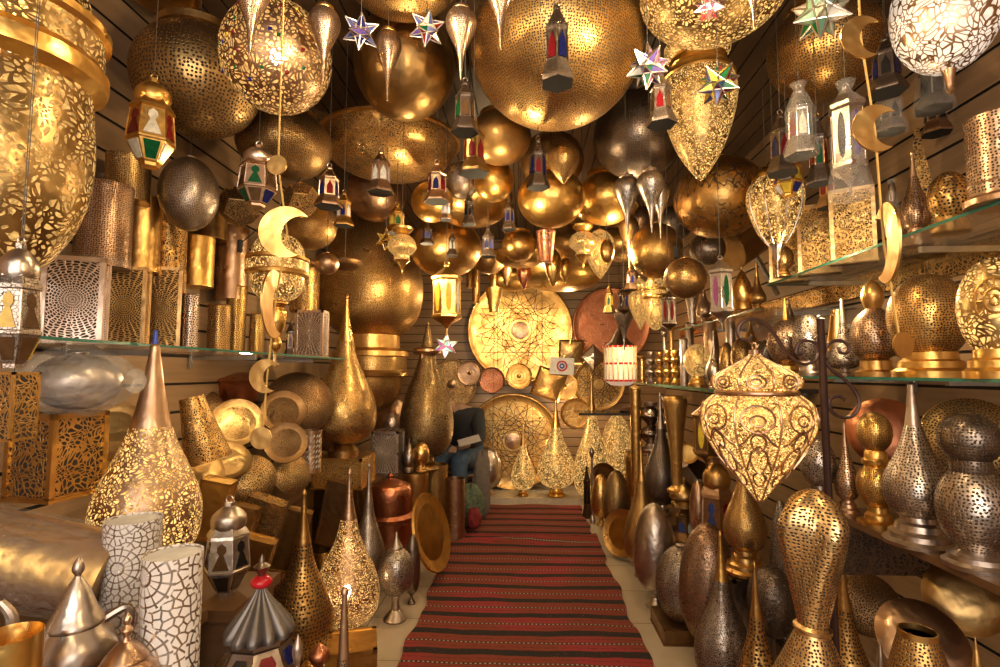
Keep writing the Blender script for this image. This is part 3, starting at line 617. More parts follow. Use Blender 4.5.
# the two rugs
T = NT('rug'); tc = T.n('ShaderNodeTexCoord'); sp = T.n('ShaderNodeSeparateXYZ', {0: tc.outputs['Object']})
wob = T.n('ShaderNodeTexNoise', {'Vector': tc.outputs['Object'], 'Scale': 5.0, 'Detail': 2.0})
y = T.math('ADD', sp.outputs[1], T.math('MULTIPLY', T.math('SUBTRACT', wob.outputs[0], .5), .03))
def frac(v, p, o=0.0): return T.math('FRACT', T.math('ADD', T.math('DIVIDE', v, p), o))
f1 = frac(y, .19)
no = T.n('ShaderNodeTexNoise', {'Vector': T.n('ShaderNodeMapping', {'Vector': tc.outputs['Object'], 'Scale': (55, 190, 1)}).outputs[0], 'Scale': 1.0, 'Detail': 2.0})
no2 = T.n('ShaderNodeTexNoise', {'Vector': tc.outputs['Object'], 'Scale': 260.0, 'Detail': 2.0})
red = T.mixc(T.mapr(no2.outputs[0], .3, .7), (.30, .050, .020, 1), (.20, .028, .013, 1))
patch = T.n('ShaderNodeTexNoise', {'Vector': tc.outputs['Object'], 'Scale': 2.2, 'Detail': 1.0})
red = T.mixc(T.mapr(patch.outputs[0], .52, .62), red, (.34, .030, .030, 1))
band = T.math('LESS_THAN', T.math('ABSOLUTE', T.math('SUBTRACT', f1, .5)), .14)
bk = T.math('MULTIPLY', band, T.math('GREATER_THAN', no.outputs[0], .33))
c = T.mixc(bk, red, (.012, .008, .007, 1))
lite = T.math('MULTIPLY', band, T.math('GREATER_THAN', no.outputs[0], .74)); c = T.mixc(lite, c, (.45, .33, .20, 1))
f2 = T.math('ABSOLUTE', T.math('SUBTRACT', frac(y, .19, .5), .5)); line = T.math('LESS_THAN', f2, .045)
thin = T.math('LESS_THAN', T.math('ABSOLUTE', T.math('SUBTRACT', f2, .21)), .012)
c = T.mixc(T.math('MULTIPLY', thin, T.math('GREATER_THAN', no.outputs[0], .48)), c, (.03, .012, .010, 1))
dash = T.math('GREATER_THAN', frac(sp.outputs[0], .022), .5)
c = T.mixc(line, c, (.05, .018, .014, 1)); c = T.mixc(T.math('MULTIPLY', line, T.math('MULTIPLY', dash, T.math('LESS_THAN', f2, .022))), c, (.50, .38, .26, 1))
bm = T.n('ShaderNodeBump', {'Height': T.math('SINE', T.math('MULTIPLY', sp.outputs[1], 900.0)), 'Strength': .5, 'Distance': .003})
bm = T.n('ShaderNodeBump', {'Height': no.outputs[0], 'Strength': .6, 'Distance': .004, 'Normal': bm.outputs[0]})
T.link(T.n('ShaderNodeBsdfPrincipled', {'Base Color': c, 'Roughness': .85, 'Normal': bm.outputs[0]}).outputs[0], T.out.inputs[0]); M_RUG = T.m
def rug(label, x0, x1, y0, y1, z, fold=None):
    nx, ny = 30, int((y1 - y0) / .03); V = []; Fc = []
    def hz(u, v, y):
        q = .004 * math.sin(7 * u + 3 * y) * math.sin(5 * y) + .004
        if fold: q += .05 * math.exp(-((y - fold - .10 * (u - .5)) / .035) ** 2) * (.5 + .5 * u)
        return z + q
    for lay in (0, 1):
        for j in range(ny + 1):
            yy = y0 + (y1 - y0) * j / ny
            for i in range(nx + 1):
                u = i / nx; e = .012 * math.sin(yy * 9 + (3 if u > .5 else 0)) + .006 * math.sin(yy * 23)
                V.append((x0 + (x1 - x0) * u + e, yy + .012 * math.sin(u * 14) * (1 if j in (0, ny) else 0), (hz(u, 0, yy) + .008) if lay else z))
    N = (nx + 1) * (ny + 1)
    for j in range(ny):
        for i in range(nx):
            a = j * (nx + 1) + i; Fc.append((N + a, N + a + 1, N + a + nx + 2, N + a + nx + 1)); Fc.append((a, a + nx + 1, a + nx + 2, a + 1))
    ring = [i for i in range(nx + 1)] + [j * (nx + 1) + nx for j in range(1, ny + 1)] + [ny * (nx + 1) + i for i in range(nx - 1, -1, -1)] + [j * (nx + 1) for j in range(ny - 1, 0, -1)]
    for a, b in zip(ring, ring[1:] + ring[:1]): Fc.append((a, b, N + b, N + a))
    o = obj('striped_rug', V, Fc, M_RUG); return o
r = rug('', -.575, .575, 1.45, 4.35, .014, fold=4.2); tag(r, 'long red rug with black bands lying nearer the shop entrance', 'rug')
fr = MB()
for i in range(110):
    x = -.56 + 1.12 * i / 109; a = random.uniform(-.02, .02)
    fr.tube([(x, 4.34, .022), (x + a, 4.38, .022), (x + a * 2, 4.41 + random.uniform(0, .02), .014)], .0022, 4)
f = fr.obj('fringe', simple('fringe_red', (.34, .03, .03), .9), r)
r = rug('', -.50, .56, 4.2, 5.38, .0); tag(r, 'shorter red striped rug at the foot of the back platform', 'rug')
UNSEEN_LIGHTS = ((-.35, 1.2, 2.3, 14), (.45, 1.3, 2.25, 14), (-.1, 2.35, 1.95, 13), (.55, 2.9, 2.0, 14), (-.6, 2.9, 1.9, 16), (.0, 3.9, 2.1, 16), (-.35, 4.9, 2.0, 8), (.45, 5.0, 1.9, 9), (.55, .3, 1.9, 20), (-.45, .25, 1.95, 9), (.2, 5.2, .9, 6), (.60, 5.86, .95, 6), (-.42, 5.86, 1.0, 5.5), (.62, 5.9, 1.62, 5), (.28, 5.85, .55, 4),
         (1.1, 1.9, 1.65, 6), (-1.2, 2.2, 1.4, 4), (.9, 4.0, 1.5, 8))  # unseen point lights: some read off highlights, the rest added to brighten the shop
WORLD, DAY, EXPO = .09, 62, .0
# ================================================================ lamps hanging near the entrance
h('band', 'giant lit brass lantern with a filigree band, hanging beside the entrance', 2, -95, 284, 236, 1.15, 'AcL17T', 'Yp', light=(14, .62), free=1)
h('dome', 'dark gold dome with fine dots behind the small red-paned house lantern', 198, 20, 140, 134, 1.95, 'Ad14', 'Ap')
h('sph', 'lit globe with leaf-shaped holes and a few coloured glass gems', 277, -4, 118, 114, 1.65, 'KcL15T', 'Pp', light=(5, .5), jewels=1)
h('dome', 'smooth aged brass dome just behind the two blue star lanterns', 405, 2, 126, 102, 2.15, 'Ah', 'Ap')
h('sph', 'largest dotted brass dome over the middle of the aisle', 556, -44, 137, 172, 1.9, 'Bd9', 'Bp')
h('dish', 'shallow brass dish partly cut off above the two blue stars', 400, -34, 9, 118, 1.9, 'Bd8', 'Bp')
h('sph', 'half-lit brass globe above the pointed amphora pendant', 714, -70, 43, 156, 1.75, 'AcL13', 'Bp')
h('dish', 'small plain brass bowl above the dark gold dome', 160, -26, 17, 84, 1.9, 'Bh', 'Bp')
h('dome', 'dull dark bronze dome between the great dome and the amphora pendant', 638, 88, 181, 92, 2.5, 'Gd7', 'Gp')
h('amph', 'pointed amphora pendant of glittering pierced brass with a wide rim', 699, 40, 181, 78, 1.9, 'AcL8', 'Yp')
h('dome', 'broad brass dome with drilled dots behind the green and white star', 824, -4, 102, 122, 2.0, 'Bd10', 'Bp')
h('sph', 'lit silver-brown globe of white leaf-shaped cells above the plastic-wrapped lanterns', 945, -62, 80, 120, 1.5, 'KcLO17', 'Kp', tipf=1)
h('dish', 'wide shallow pierced brass dish hanging low over the small white lanterns', 390, 120, 194, 138, 2.9, 'Bf8', 'Bp')
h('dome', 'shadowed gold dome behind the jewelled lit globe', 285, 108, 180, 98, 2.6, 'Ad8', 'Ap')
h('dome', 'smooth silvery brass dome right under the shallow pierced dish', 376, 165, 222, 62, 3.0, 'Kh', 'Kp')
h('dome', 'brass dome with engraved patches behind the red-paned lantern', 500, 108, 166, 62, 2.45, 'Bd5', 'Bp')
h('sph', 'brass globe with dotted egg shape under the great dome', 552, 130, 190, 64, 2.75, 'Bd6', 'Bp')
h('hegg', 'upright dotted brass egg in front of a brass globe under the great dome', 563, 138, 184, 32, 2.42, 'Bd6', 'Bp')
h('dome', 'polished gold dome with small squares, above the copper bucket', 551, 166, 229, 67, 2.6, 'Yh', 'Yp')
h('sph', 'small smooth gold globe beside the bright cream lantern', 432, 180, 223, 42, 2.8, 'Yh', 'Yp')
h('dome', 'wide hammered brass dome behind the narrow black lantern', 472, 166, 228, 82, 3.0, 'Bh', 'Bp')
h('sph', 'smooth gold globe in front of the wide hammered dome', 494, 158, 203, 40, 2.6, 'Yh', 'Yp')
h('sph', 'silvery speckled globe above the narrow black lantern', 462, 160, 200, 34, 2.8, 'Sd6', 'Sp')
h('dome', 'broad low brass dome above the gold faceted lantern', 446, 216, 278, 72, 3.3, 'Bh', 'Bp')
h('sph', 'small dotted brass globe beside the silver lantern with one blue pane', 489, 247, 274, 32, 3.6, 'Bd7', 'Bp')
h('dome', 'round brass dome behind the twin silver drops', 606, 168, 226, 60, 2.9, 'Yh', 'Yp')
h('dish', 'shallow shiny brass bowl beneath the twin silver drops', 606, 205, 224, 62, 3.3, 'Yh', 'Yp')
h('sph', 'big brass globe engraved with flowing script', 720, 155, 239, 96, 2.45, 'Bs', 'Bp')
h('sph', 'brass globe of fine holes with a hot spot, beside the silver globe', 656, 222, 279, 54, 2.9, 'Yd5', 'Yp')
h('sph', 'dotted brass globe hanging over the red-paned dark lantern', 685, 257, 299, 44, 2.5, 'Bd7', 'Bp')
h('sph', 'silver lacework globe below the script-engraved globe', 707, 232, 266, 38, 2.9, 'Sc6', 'Sp')
h('sph', 'grey silver globe tucked behind the script-engraved globe', 674, 205, 241, 40, 3.2, 'Gc6', 'Gp')
h('dome', 'plain brass dome behind the lit gold banded lantern', 519, 228, 262, 34, 3.2, 'Bh', 'Bp')
h('dish', 'flared brass shade under a plain brass dome', 521, 252, 268, 54, 3.5, 'Bh', 'Bp')
h('dome', 'speckled brass dome behind the copper bucket', 570, 222, 268, 56, 3.95, 'Bd6', 'Bp')
h('dish', 'wide smooth brass bowl hanging before the pale boards of the back', 562, 256, 302, 88, 4.05, 'Yh', 'Yp')
h('dome', 'low brass dome just over the big star-engraved disc', 513, 264, 291, 50, 5.2, 'Yh', 'Yp')
h('dome', 'brass dome in the dim row above the copper disc', 620, 225, 262, 44, 3.9, 'Bd7', 'Bp')
h('sph', 'brown bronze globe between the shiny bowl and the speckled globe', 640, 205, 235, 30, 3.7, 'Kd6', 'Kp')
h('dome', 'brass bowl with bright speckles behind the golden crescent', 311, 200, 250, 54, 2.7, 'Bd6', 'Bp')
h('sph', 'small brown ball beside the dark cone pendant', 327, 252, 275, 25, 2.5, 'Kh', 'Kp')
h('dish', 'dark round bronze shade next to a small brown ball', 345, 245, 286, 36, 3.0, 'Dh', 'Dp')
h('sph', 'speckled silver egg pendant of fine holes above the brass wall shades', 189, 155, 232, 63, 2.0, 'Sd6', 'Sp')
h('giant', 'huge pierced brass globe lantern on its banded bowl, deep in the shop', 372, 186, 412, 104, 4.1, 'Bd10', 'Bp', light=(10, .55))
h('bandt', 'lit gold lantern with a bright band and a long finial below', 277, 232, 366, 66, 1.95, 'AcL9', 'Yp')
h('urnl', 'small glowing brass urn pendant near the gold open star', 402, 224, 274, 29, 2.4, 'YdL6', 'Yp')
h('urnl', 'brass urn pendant with lit rim beside the glowing heart-shaped pendant', 583, 222, 268, 28, 3.0, 'BdL6', 'Yp')
h('hegg', 'glowing yellow heart-shaped pendant above the dark back boards', 600, 228, 279, 30, 3.2, 'YcL6', 'Yp')
h('sph', 'tiny ribbed brass ball in front of the glowing heart-shaped pendant', 607, 238, 263, 14, 2.8, 'Bh', 'Bp')
h('band', 'lit gold banded lantern behind the dark red-paned lantern', 655, 272, 330, 25, 2.9, 'YcL6', 'Yp')
h('ogee', 'curvy lobed gold lantern beside the lit banded lantern', 640, 276, 330, 24, 3.2, 'YdL5', 'Yp', gore=8, ga=.12, ribs=0)
h('prism', 'gold faceted lantern hanging above the bright small star', 447, 262, 336, 34, 2.9, 'Yp', 'Yp', panes='yyw', lit=.08)
h('ribl', 'lit ribbed lantern of pierced brass beside the highest glass shelf', 776, 172, 278, 60, 2.15, 'AcL9', 'Sp', gore=8, ga=.06)
h('hegg', 'crumpled plastic-wrapped gold pendant above the lit ribbed lantern', 766, 165, 205, 30, 2.3, 'Yh', 'Yp')
h('ogee', 'large lit filigree lantern of eight lobes hanging from the iron stand', 757, 350, 502, 118, 1.55, 'YcL6H', 'Kp', gore=8, ga=.05, motif=1, nocord=1)

# finial drops
h('hdrop', 'silver drop pendant hanging over the jewelled lit globe', 251, -34, 56, 40, 1.25, 'Kd5', 'Kp')
h('hdrop', 'brown dotted drop pendant beside the jewelled lit globe', 324, 3, 83, 33, 1.5, 'Kd5', 'Bp')
h('hdrop', 'brown dotted drop pendant between the two blue stars', 388, 26, 101, 27, 1.7, 'Kd5', 'Bp')
h('hdrop', 'pale dotted drop pendant directly above a green-paned dark lantern', 461, 4, 80, 31, 1.4, 'Kd5', 'Kp')
h('hdrop', 'silver drop pendant at the edge of the great dome', 501, -34, 50, 32, 1.3, 'Kd5', 'Kp')
h('hdrop', 'pale slim drop pendant hanging beside the half-lit globe', 753, -36, 30, 20, 1.25, 'Kd5', 'Kp')
h('hdrop', 'shiny silver drop, first of the twin drops under the bronze dome', 627, 172, 236, 26, 2.2, 'Sd5', 'Sp')
h('hdrop', 'shiny silver drop, larger of the twin drops under the bronze dome', 651, 166, 233, 28, 2.1, 'Sd5', 'Sp')
h('hdrop', 'twisted silver drop tucked behind the twin drops', 660, 176, 239, 20, 2.4, 'Sh', 'Sp')
h('hdrop', 'slim brass drop pendant below the shiny shallow bowl', 629, 212, 270, 20, 2.9, 'Bd5', 'Bp')
h('hdrop', 'long silver drop hanging over the copper disc', 624, 302, 350, 20, 3.4, 'Sd5', 'Sp')
for cx, a, b, w, l in ((506, 250, 286, 13, 'dark pointed egg pendant over the engraved disc'), (524, 258, 290, 14, 'copper-brown pointed egg pendant over the engraved disc'),
                       (553, 248, 287, 17, 'brass pointed egg pendant beneath the copper bucket'), (565, 256, 283, 13, 'smaller brass pointed egg next to a bigger one')):
    h('hegg', l, cx, a, b, w, 3.9, {506: 'Dh', 524: 'Ch', 553: 'Bh', 565: 'Yh'}[cx], 'Bp', 'pointed egg pendants')
h('bucket', 'copper bucket pendant with a row of bright dots', 546, 228, 262, 20, 2.8, 'Cd7', 'Cp')
h('cone', 'brass heart-shaped shade hanging below a long tube', 494, 288, 312, 18, 4.2, 'Bh', 'Bp', rot=(PI, 0, 0), n='cone_pendant', cat='pendant lamp')
for cx, a, b, l in ((476, 268, 303, 'wider brass tube hanging at the edge of the engraved disc'), (494, 272, 296, 'short brass tube hanging in front of the engraved disc'), (470, 262, 288, 'dim brass tube behind the wider tube')):
    h('column', l, cx, a, b, 9, 4.4, 'Bp', 'Bp', 'hanging brass tubes', n='tube_pendant', cat='pendant lamp')
h('dodeca', 'dark brass many-sided lantern of pentagon plates by the wall shades', 239, 186, 227, 44, 2.3, 'Ac8', 'Ap')
h('dodeca', 'lighter brass many-sided lantern under the shadowed gold dome', 301, 182, 218, 40, 2.35, 'Bc8', 'Bp')
h('vase', 'dark slim lantern frame hanging among the egg pendants', 508, 205, 232, 12, 3.3, 'Gh', 'Gp', n='urn_pendant')

# glass-paned lanterns
H2 = ((152, 74, 167, 52, 1.5, 'house', 'Yp', 'Yp', 'rwgw', 'brass house lantern with a dark red keyhole pane, by the giant lit lantern', 0),
 (258, 142, 207, 42, 1.9, 'house', 'Kp', 'Wp', 'gnbn', 'cream-edged house lantern with green keyhole panes under the jewelled globe', 0),
 (557, 0, 84, 36, 1.3, 'hex', 'Ge6', 'Gp', 'br', 'dark metal lantern with blue and red panes in front of the great dome', 0),
 (465, 78, 133, 29, 1.6, 'hex', 'Ge6', 'Sp', 'gnn', 'dark silver lantern with a green pane under a pale drop pendant', 0),
 (474, 118, 174, 32, 1.75, 'hex', 'Ap', 'Bp', 'r', 'brass lantern with bright red panes next to the shallow dish', .1),
 (538, 136, 188, 24, 1.95, 'hex', 'Ge6', 'Gp', 'rb', 'dark lantern with red and blue panes below the great dome', 0),
 (661, 70, 125, 32, 1.6, 'hex', 'Se6', 'Sp', 'rn', 'silver lantern with dull red panes under the purple star', 0),
 (381, 148, 193, 29, 2.2, 'hex', 'Ke6', 'Kp', 'w', 'pale brass lantern with milky panes in front of the shallow dish', .15),
 (329, 164, 207, 30, 2.1, 'hex', 'Kp', 'Wp', 'rb', 'cream lantern with red and blue onion panes below the jewelled globe', .05),
 (344, 190, 226, 21, 2.3, 'hex', 'Yp', 'Yp', 'bw', 'small gold lantern with blue and white panes under the cream one', .25),
 (437, 160, 202, 27, 2.15, 'hex', 'Kp', 'Wp', 'br', 'cream lantern with blue onion panes at the rim of the shallow dish', .05),
 (397, 203, 233, 22, 2.5, 'hex', 'Yp', 'Yp', 'gy', 'small gold lantern with green panes above the urn pendant', .25),
 (446, 195, 220, 13, 2.45, 'hex', 'Wp', 'Wp', 'w', 'tiny bright cream lantern beside the narrow black one', .5),
 (469, 190, 225, 14, 2.3, 'hex', 'Ge6', 'Gp', 'k', 'narrow black lantern in front of the hammered dome', 0),
 (427, 222, 244, 15, 2.8, 'hex', 'Ge6', 'Sp', 'e', 'tiny silver-edged lantern with a pale blue pane under the small gold globe', 0),
 (452, 230, 256, 12, 2.9, 'hex', 'Ge6', 'Gp', 'w', 'tiny dark lantern with a white pane in front of the broad low dome', 0),
 (488, 226, 257, 17, 2.7, 'hex', 'Se6', 'Sp', 'be', 'silver lantern with pale blue panes beside the broad low dome', 0),
 (509, 198, 230, 15, 2.6, 'hex', 'Ge6', 'Sp', 'b', 'small grey lantern with a blue pane beside the polished gold dome', 0),
 (609, 284, 313, 13, 3.3, 'hex', 'Bp', 'Bp', 'gy', 'tiny brass lantern with green panes over the copper disc', .1),
 (631, 264, 290, 15, 3.1, 'hex', 'Kp', 'Kp', 'bw', 'tiny cream lantern with a blue pane over the copper disc', .05),
 (800, 84, 156, 36, 1.6, 'hex', 'Se6', 'Sp', 'rwg', 'silver lantern with red and green panes wrapped in clear plastic', 0),
 (781, 110, 174, 34, 1.9, 'hex', 'Ge6', 'Sp', 'rb', 'silver lantern with a red pane behind the plastic-wrapped one', 0),
 (818, 112, 184, 28, 1.85, 'hex', 'Ge6', 'Bp', 'gr', 'brass-edged lantern with green and red panes behind the wrapped pair', 0),
 (886, 34, 93, 44, 1.62, 'hex', 'Ge6', 'Gp', 'bk', 'black lantern with a blue pane behind the upper crescent', 0),
 (932, 56, 110, 44, 1.7, 'hex', 'Ge6', 'Sp', 'k', 'black-bottomed lantern wrapped in plastic under the white-celled globe', 0),
 (890, 84, 132, 34, 1.75, 'hex', 'Se6', 'Sp', 'k', 'small wrapped silver lantern beside the middle crescent', 0),
 (935, 84, 134, 36, 1.95, 'hex', 'Ke6', 'Gp', 'k', 'wrapped lantern lying low against the wall boards by a gold shade', 0),
 (788, 150, 196, 32, 2.1, 'house', 'Yp', 'Yp', 'wyb', 'gold-edged house lantern with white panes above the ribbed lit lantern', .1),
 (827, 160, 208, 26, 2.1, 'hex', 'Kp', 'Yp', 'r', 'brass lantern with one bright red window above the box lanterns', .1),
 (17, 236, 368, 60, .88, 'house', 'Se7', 'Sp', 'nyn', 'silver hexagonal lantern with arched windows hanging before the giant lit lantern', 0))
for cx, a, b, w, Y, sh, m, m2, pn, l, lit in H2:
    h(sh, l, cx, a, b, w, Y, m, m2, None, panes=pn, lit=lit, pr=random.uniform(-.5, .5), n='hexagonal_lantern')
h('prism', 'long silver lantern with green, red and blue oval panes near the lit filigree lantern', 721, 255, 331, 30, 2.05, 'Se6', 'Sp', panes='gprb', pr=-1.9, lit=.06)
h('prism', 'dark lantern with three red oval panes near the lit banded lantern', 669, 288, 336, 19, 2.3, 'Gh', 'Sp', panes='r', pr=-1.9, lit=.04)
h('prism', 'long silver lantern with purple and rust panes wrapped in clear plastic', 848, 82, 198, 44, 1.5, 'Se6', 'Sp', panes='vok', pr=-2.0, wrap=1)
h('prism', 'small dark pointed lantern over the copper disc, above a long silver drop', 624, 287, 318, 15, 3.2, 'Gh', 'Gp', panes='bk')
h('box', 'pierced brass box lantern hanging low in front of the giant lantern', 12, 372, 440, 40, .92, 'Bc8', 'Bp')

# star lanterns
for cx, cy, r, Y, cols, m, lit, l in ((361, 32, 22, 1.5, 'bev', 'Sp', .05, 'star lantern with deep blue glass points'), (427, 29, 22, 1.55, 'vgerw', 'Sp', .05, 'star lantern mixing lilac, green and red points'),
    (648, 68, 26, 1.5, 'pvwg', 'Sp', .05, 'star lantern with pink and violet glass points'), (718, 84, 25, 1.55, 'rgye', 'Sp', .12, 'star lantern with red, green and yellow glass before the amphora pendant'),
    (821, 12, 33, 1.45, 'gcw', 'Sp', .05, 'biggest star lantern, green and clear glass with white edges'), (710, 6, 19, 1.35, 'rrp', 'Sp', .15, 'star lantern with red glass points at the half-lit globe'),
    (386, 240, 11, 2.4, 'nyn', 'Yp', 0, 'small open gold star frame beside the urn pendant'), (446, 346, 13, 3.2, 'wcpw', 'Wp', 2.2, 'small brightly lit white star with pastel edges')):
    h('star', l, cx, cy - r, cy + r, 2 * r, Y, m, m, None, panes=cols, lit=lit)

# brass shades fixed high on the wall over the first glass shelf
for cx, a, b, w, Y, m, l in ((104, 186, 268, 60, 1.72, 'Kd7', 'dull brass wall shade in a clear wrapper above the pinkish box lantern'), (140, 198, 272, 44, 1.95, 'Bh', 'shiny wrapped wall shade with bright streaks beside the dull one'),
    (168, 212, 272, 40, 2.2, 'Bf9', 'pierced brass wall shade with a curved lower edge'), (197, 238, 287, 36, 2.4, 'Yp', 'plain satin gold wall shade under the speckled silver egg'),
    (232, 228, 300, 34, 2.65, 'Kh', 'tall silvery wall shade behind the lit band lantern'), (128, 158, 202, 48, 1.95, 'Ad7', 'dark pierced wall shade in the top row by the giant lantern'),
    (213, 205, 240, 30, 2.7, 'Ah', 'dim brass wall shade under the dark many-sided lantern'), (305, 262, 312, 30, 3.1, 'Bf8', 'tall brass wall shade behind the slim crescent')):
    h('drum', l, cx, a, b, w, Y, m, m, 'wall shades', n='wall_sconce', cat='lampshade', nocord=1, bracket=1)

# ================================================================ on the first glass shelf
s('box', 'square pinkish-white box lantern with a large pierced rosette', 76, 258, 338, 66, 1.5, 'Wr6', 'Wp', None, ZL, rot=(0, 0, .42), D=.06)
s('box', 'brass box lantern standing directly beside the pinkish one', 127, 268, 342, 44, 1.84, 'Br6', 'Pp', None, ZL, rot=(0, 0, .42), D=.08)
s('box', 'brass box lantern third along the shelf, beside the white dotted cylinder', 162, 268, 345, 44, 2.08, 'Br6', 'Pp', None, ZL, rot=(0, 0, .42), D=.08)
s('column', 'white metal cylinder lamp with black rosette holes', 190, 293, 348, 20, 2.12, 'Wg9', 'Wp', None, ZL)
s('column', 'brown-gold cylinder lamp with honeycomb holes on the shelf', 219, 304, 350, 28, 2.38, 'Bg8', 'Pp', None, ZL)
s('column', 'taller bright brass cylinder behind the honeycomb one', 236, 285, 351, 24, 2.62, 'Yg8', 'Yp', None, ZL)
s('column', 'slim brass cylinder lamp left of the long finial tail'.replace('left of', 'beside'), 257, 313, 353, 18, 2.68, 'Yg7', 'Yp', None, ZL)
s('box', 'silver-white box lantern near the far end of the shelf', 312, 311, 358, 30, 3.0, 'Wr7', 'Wp', None, ZL, D=.10)
s('hex', 'little red-paned lantern at the far end of the shelf', 291, 318, 357, 15, 3.12, 'Gh', 'Bp', None, ZL, panes='r')

# ================================================================ foreground counter
s('tajine', 'copper-brown tajine shaped dish with a beaded brass knob', 126, 612, 692, 84, .98, 'Kh', 'Kp', None, .74)
s('teapot', 'silver teapot with a curved spout and a conical lid', 76, 556, 668, 92, 1.03, 'Sh', 'Sp', None, .74, cat='teapot', spout=1)
s('plate', 'bright yellow brass dish at the corner of the counter', 8, 634, 690, 74, .86, 'Yh', 'Yp', None, .74)
s('drum', 'tall white-lined cylinder lamp with small round holes, slanted top', 131, 518, 628, 62, 1.24, 'SgO13', 'Kp', None, .74, lining=1, n='cylinder_lamp', cat='lamp')
s('drum', 'wide white-lined cylinder lamp cut with large flower petals', 171, 552, 664, 64, 1.06, 'SgO17', 'Kp', None, .74, lining=1, n='cylinder_lamp', cat='lamp')
s('house', 'silver lantern with an arched open window, on the dark plinth', 228, 496, 602, 50, 1.5, 'Sh', 'Sp', None, .72, panes='nnk', pr=.2, n='hexagonal_lantern')
s('drum', 'big brass drum shade in cloudy plastic under the pierced square box', 40, 492, 600, 112, 1.2, 'Yh', 'Yp', None, .745, rot=(0, -1.3, .25))
s('box', 'pierced square brass box lantern resting on the big plastic-wrapped drum', 58, 412, 496, 74, 1.42, 'Bc13', 'Bp', None, None, D=.16, rot=(0, 0, -.15))
s('sph', 'silver oval lamp in a clear plastic bag under the glass shelf', 78, 352, 410, 96, 1.42, 'Sh', 'Sp', None, None, n='wrapped_lamp', cat='lamp', bag=1)
s('plate', 'round brass dish with honeycomb holes leaning behind the great teardrop', 114, 402, 462, 72, 1.82, 'Bg12', 'Bp', None, None, rot=(1.25, .5, .3))
s('dropf', 'great glowing copper-gold teardrop lamp with a blue plastic tip', 150, 345, 556, 116, 1.5, 'KcL10', 'Kp', None, .72, bluetip=1, longneck=1)
s('pavil', 'large dark painted lantern topped with a glossy red ball', 259, 556, 760, 92, 1.14, 'Gh', 'Gp', None, .42, panes='bnkr', redball=1, nn=8, n='hexagonal_lantern')
s('spire', 'thin brown spire lamp in front of the glowing round teardrop', 343, 586, 760, 52, 1.16, 'Kd6', 'Kp', None, .42)
s('fin', 'pinkish-silver rod finial beside the dark painted lantern', 297, 634, 720, 14, 1.1, 'Kp', 'Sp', None, .42)
s('fin', 'copper pointed finial lamp next to the pinkish rod', 318, 642, 740, 26, 1.2, 'Kd6', 'Cp', None, .42)
s('box', 'plain brass box standing on the tiles before the glowing teardrop', 352, 640, 668, 50, 2.12, 'Yp', 'Yp', None, 0, rot=(0, 0, .3))

# ================================================================ teardrops along the aisle
s('drop', 'gold teardrop lamp with rows of dotted holes, ball tip', 302, 488, 664, 68, 2.4, 'Bd16', 'Bp', None, 0)
s('drop', 'round teardrop lamp glowing all over with pale gold light', 348, 468, 632, 66, 2.7, 'KcL10T', 'Kp', None, 0, light=(5, .28))
s('drop', 'silver teardrop lamp standing behind the glowing round one', 368, 462, 592, 37, 3.2, 'Sd7', 'Sp', None, 0)
s('football', 'silver footed round jar with a pointed lid beside the aisle', 396, 531, 614, 36, 2.92, 'Sf8', 'Sp', None, 0)
s('egg', 'small dark bronze lamp on a foot next to the copper pot', 412, 534, 590, 17, 3.12, 'Gh', 'Gp', None, 0)
s('pot', 'lower copper pot with a round medallion under the kettle', 390, 512, 562, 46, 3.65, 'Ch', 'Cp', None, 0)
s('kettle', 'shiny copper kettle stacked on the copper pot', 390, 473, 515, 44, 3.65, 'Cp', 'Cp', None, None)
s('plate', 'big golden plate leaning on its rim at the aisle edge', 430, 492, 572, 76, 3.4, 'Yd9', 'Yp', None, None, rot=(1.25, .4, 1.2), thin=1)
s('box', 'embossed silver canister above the copper kettle', 388, 430, 473, 28, 3.9, 'Sr8', 'Sp', None, None, n='canister', cat='canister')
s('sph', 'pale silver egg in plastic behind the embossed canister', 392, 393, 455, 44, 4.8, 'Kh', 'Kp', None, None, n='egg_lamp')
s('drop', 'tallest golden teardrop lamp with round medallions, under the giant globe', 345, 292, 458, 66, 3.35, 'Bf6', 'Bp', None, None, slim=1)
s('box', 'flat pierced brass chest carrying the tallest golden teardrop', 345, 455, 484, 50, 3.35, 'Yf8', 'Yp', None, None, n='brass_chest', cat='chest', nn=6)
s('box', 'dark brass chest on the tiles behind the copper pots', 338, 480, 562, 46, 3.62, 'Ah', 'Ap', None, 0, n='brass_chest', cat='chest')
s('pear', 'tall bronze teardrop lamp with a ringed neck by the seated person', 427, 322, 470, 54, 4.3, 'Ac8', 'Ap', None, None, ring=1)
for cx, a, b, w, Y, m, l in ((455, 478, 531, 20, 4.2, 'Kh', 'brown cylinder shade nearest the folded cloth'), (436, 464, 520, 24, 4.45, 'Bd7', 'brass cylinder shade under the ring-necked teardrop'), (415, 472, 528, 27, 3.98, 'Bh', 'brass cylinder shade beside the golden plate')):
    s('drum', l, cx, a, b, w, Y, m, m, 'standing shades', 0)
s('ball', 'small gold ball lamp on a cup foot in front of the ring-necked teardrop', 421, 442, 472, 17, 3.95, 'Bh', 'Bp', None, None)
s('bell', 'small dark bell lamp beside the gold ball lamp', 409, 438, 472, 14, 3.95, 'Gh', 'Gp', None, None)

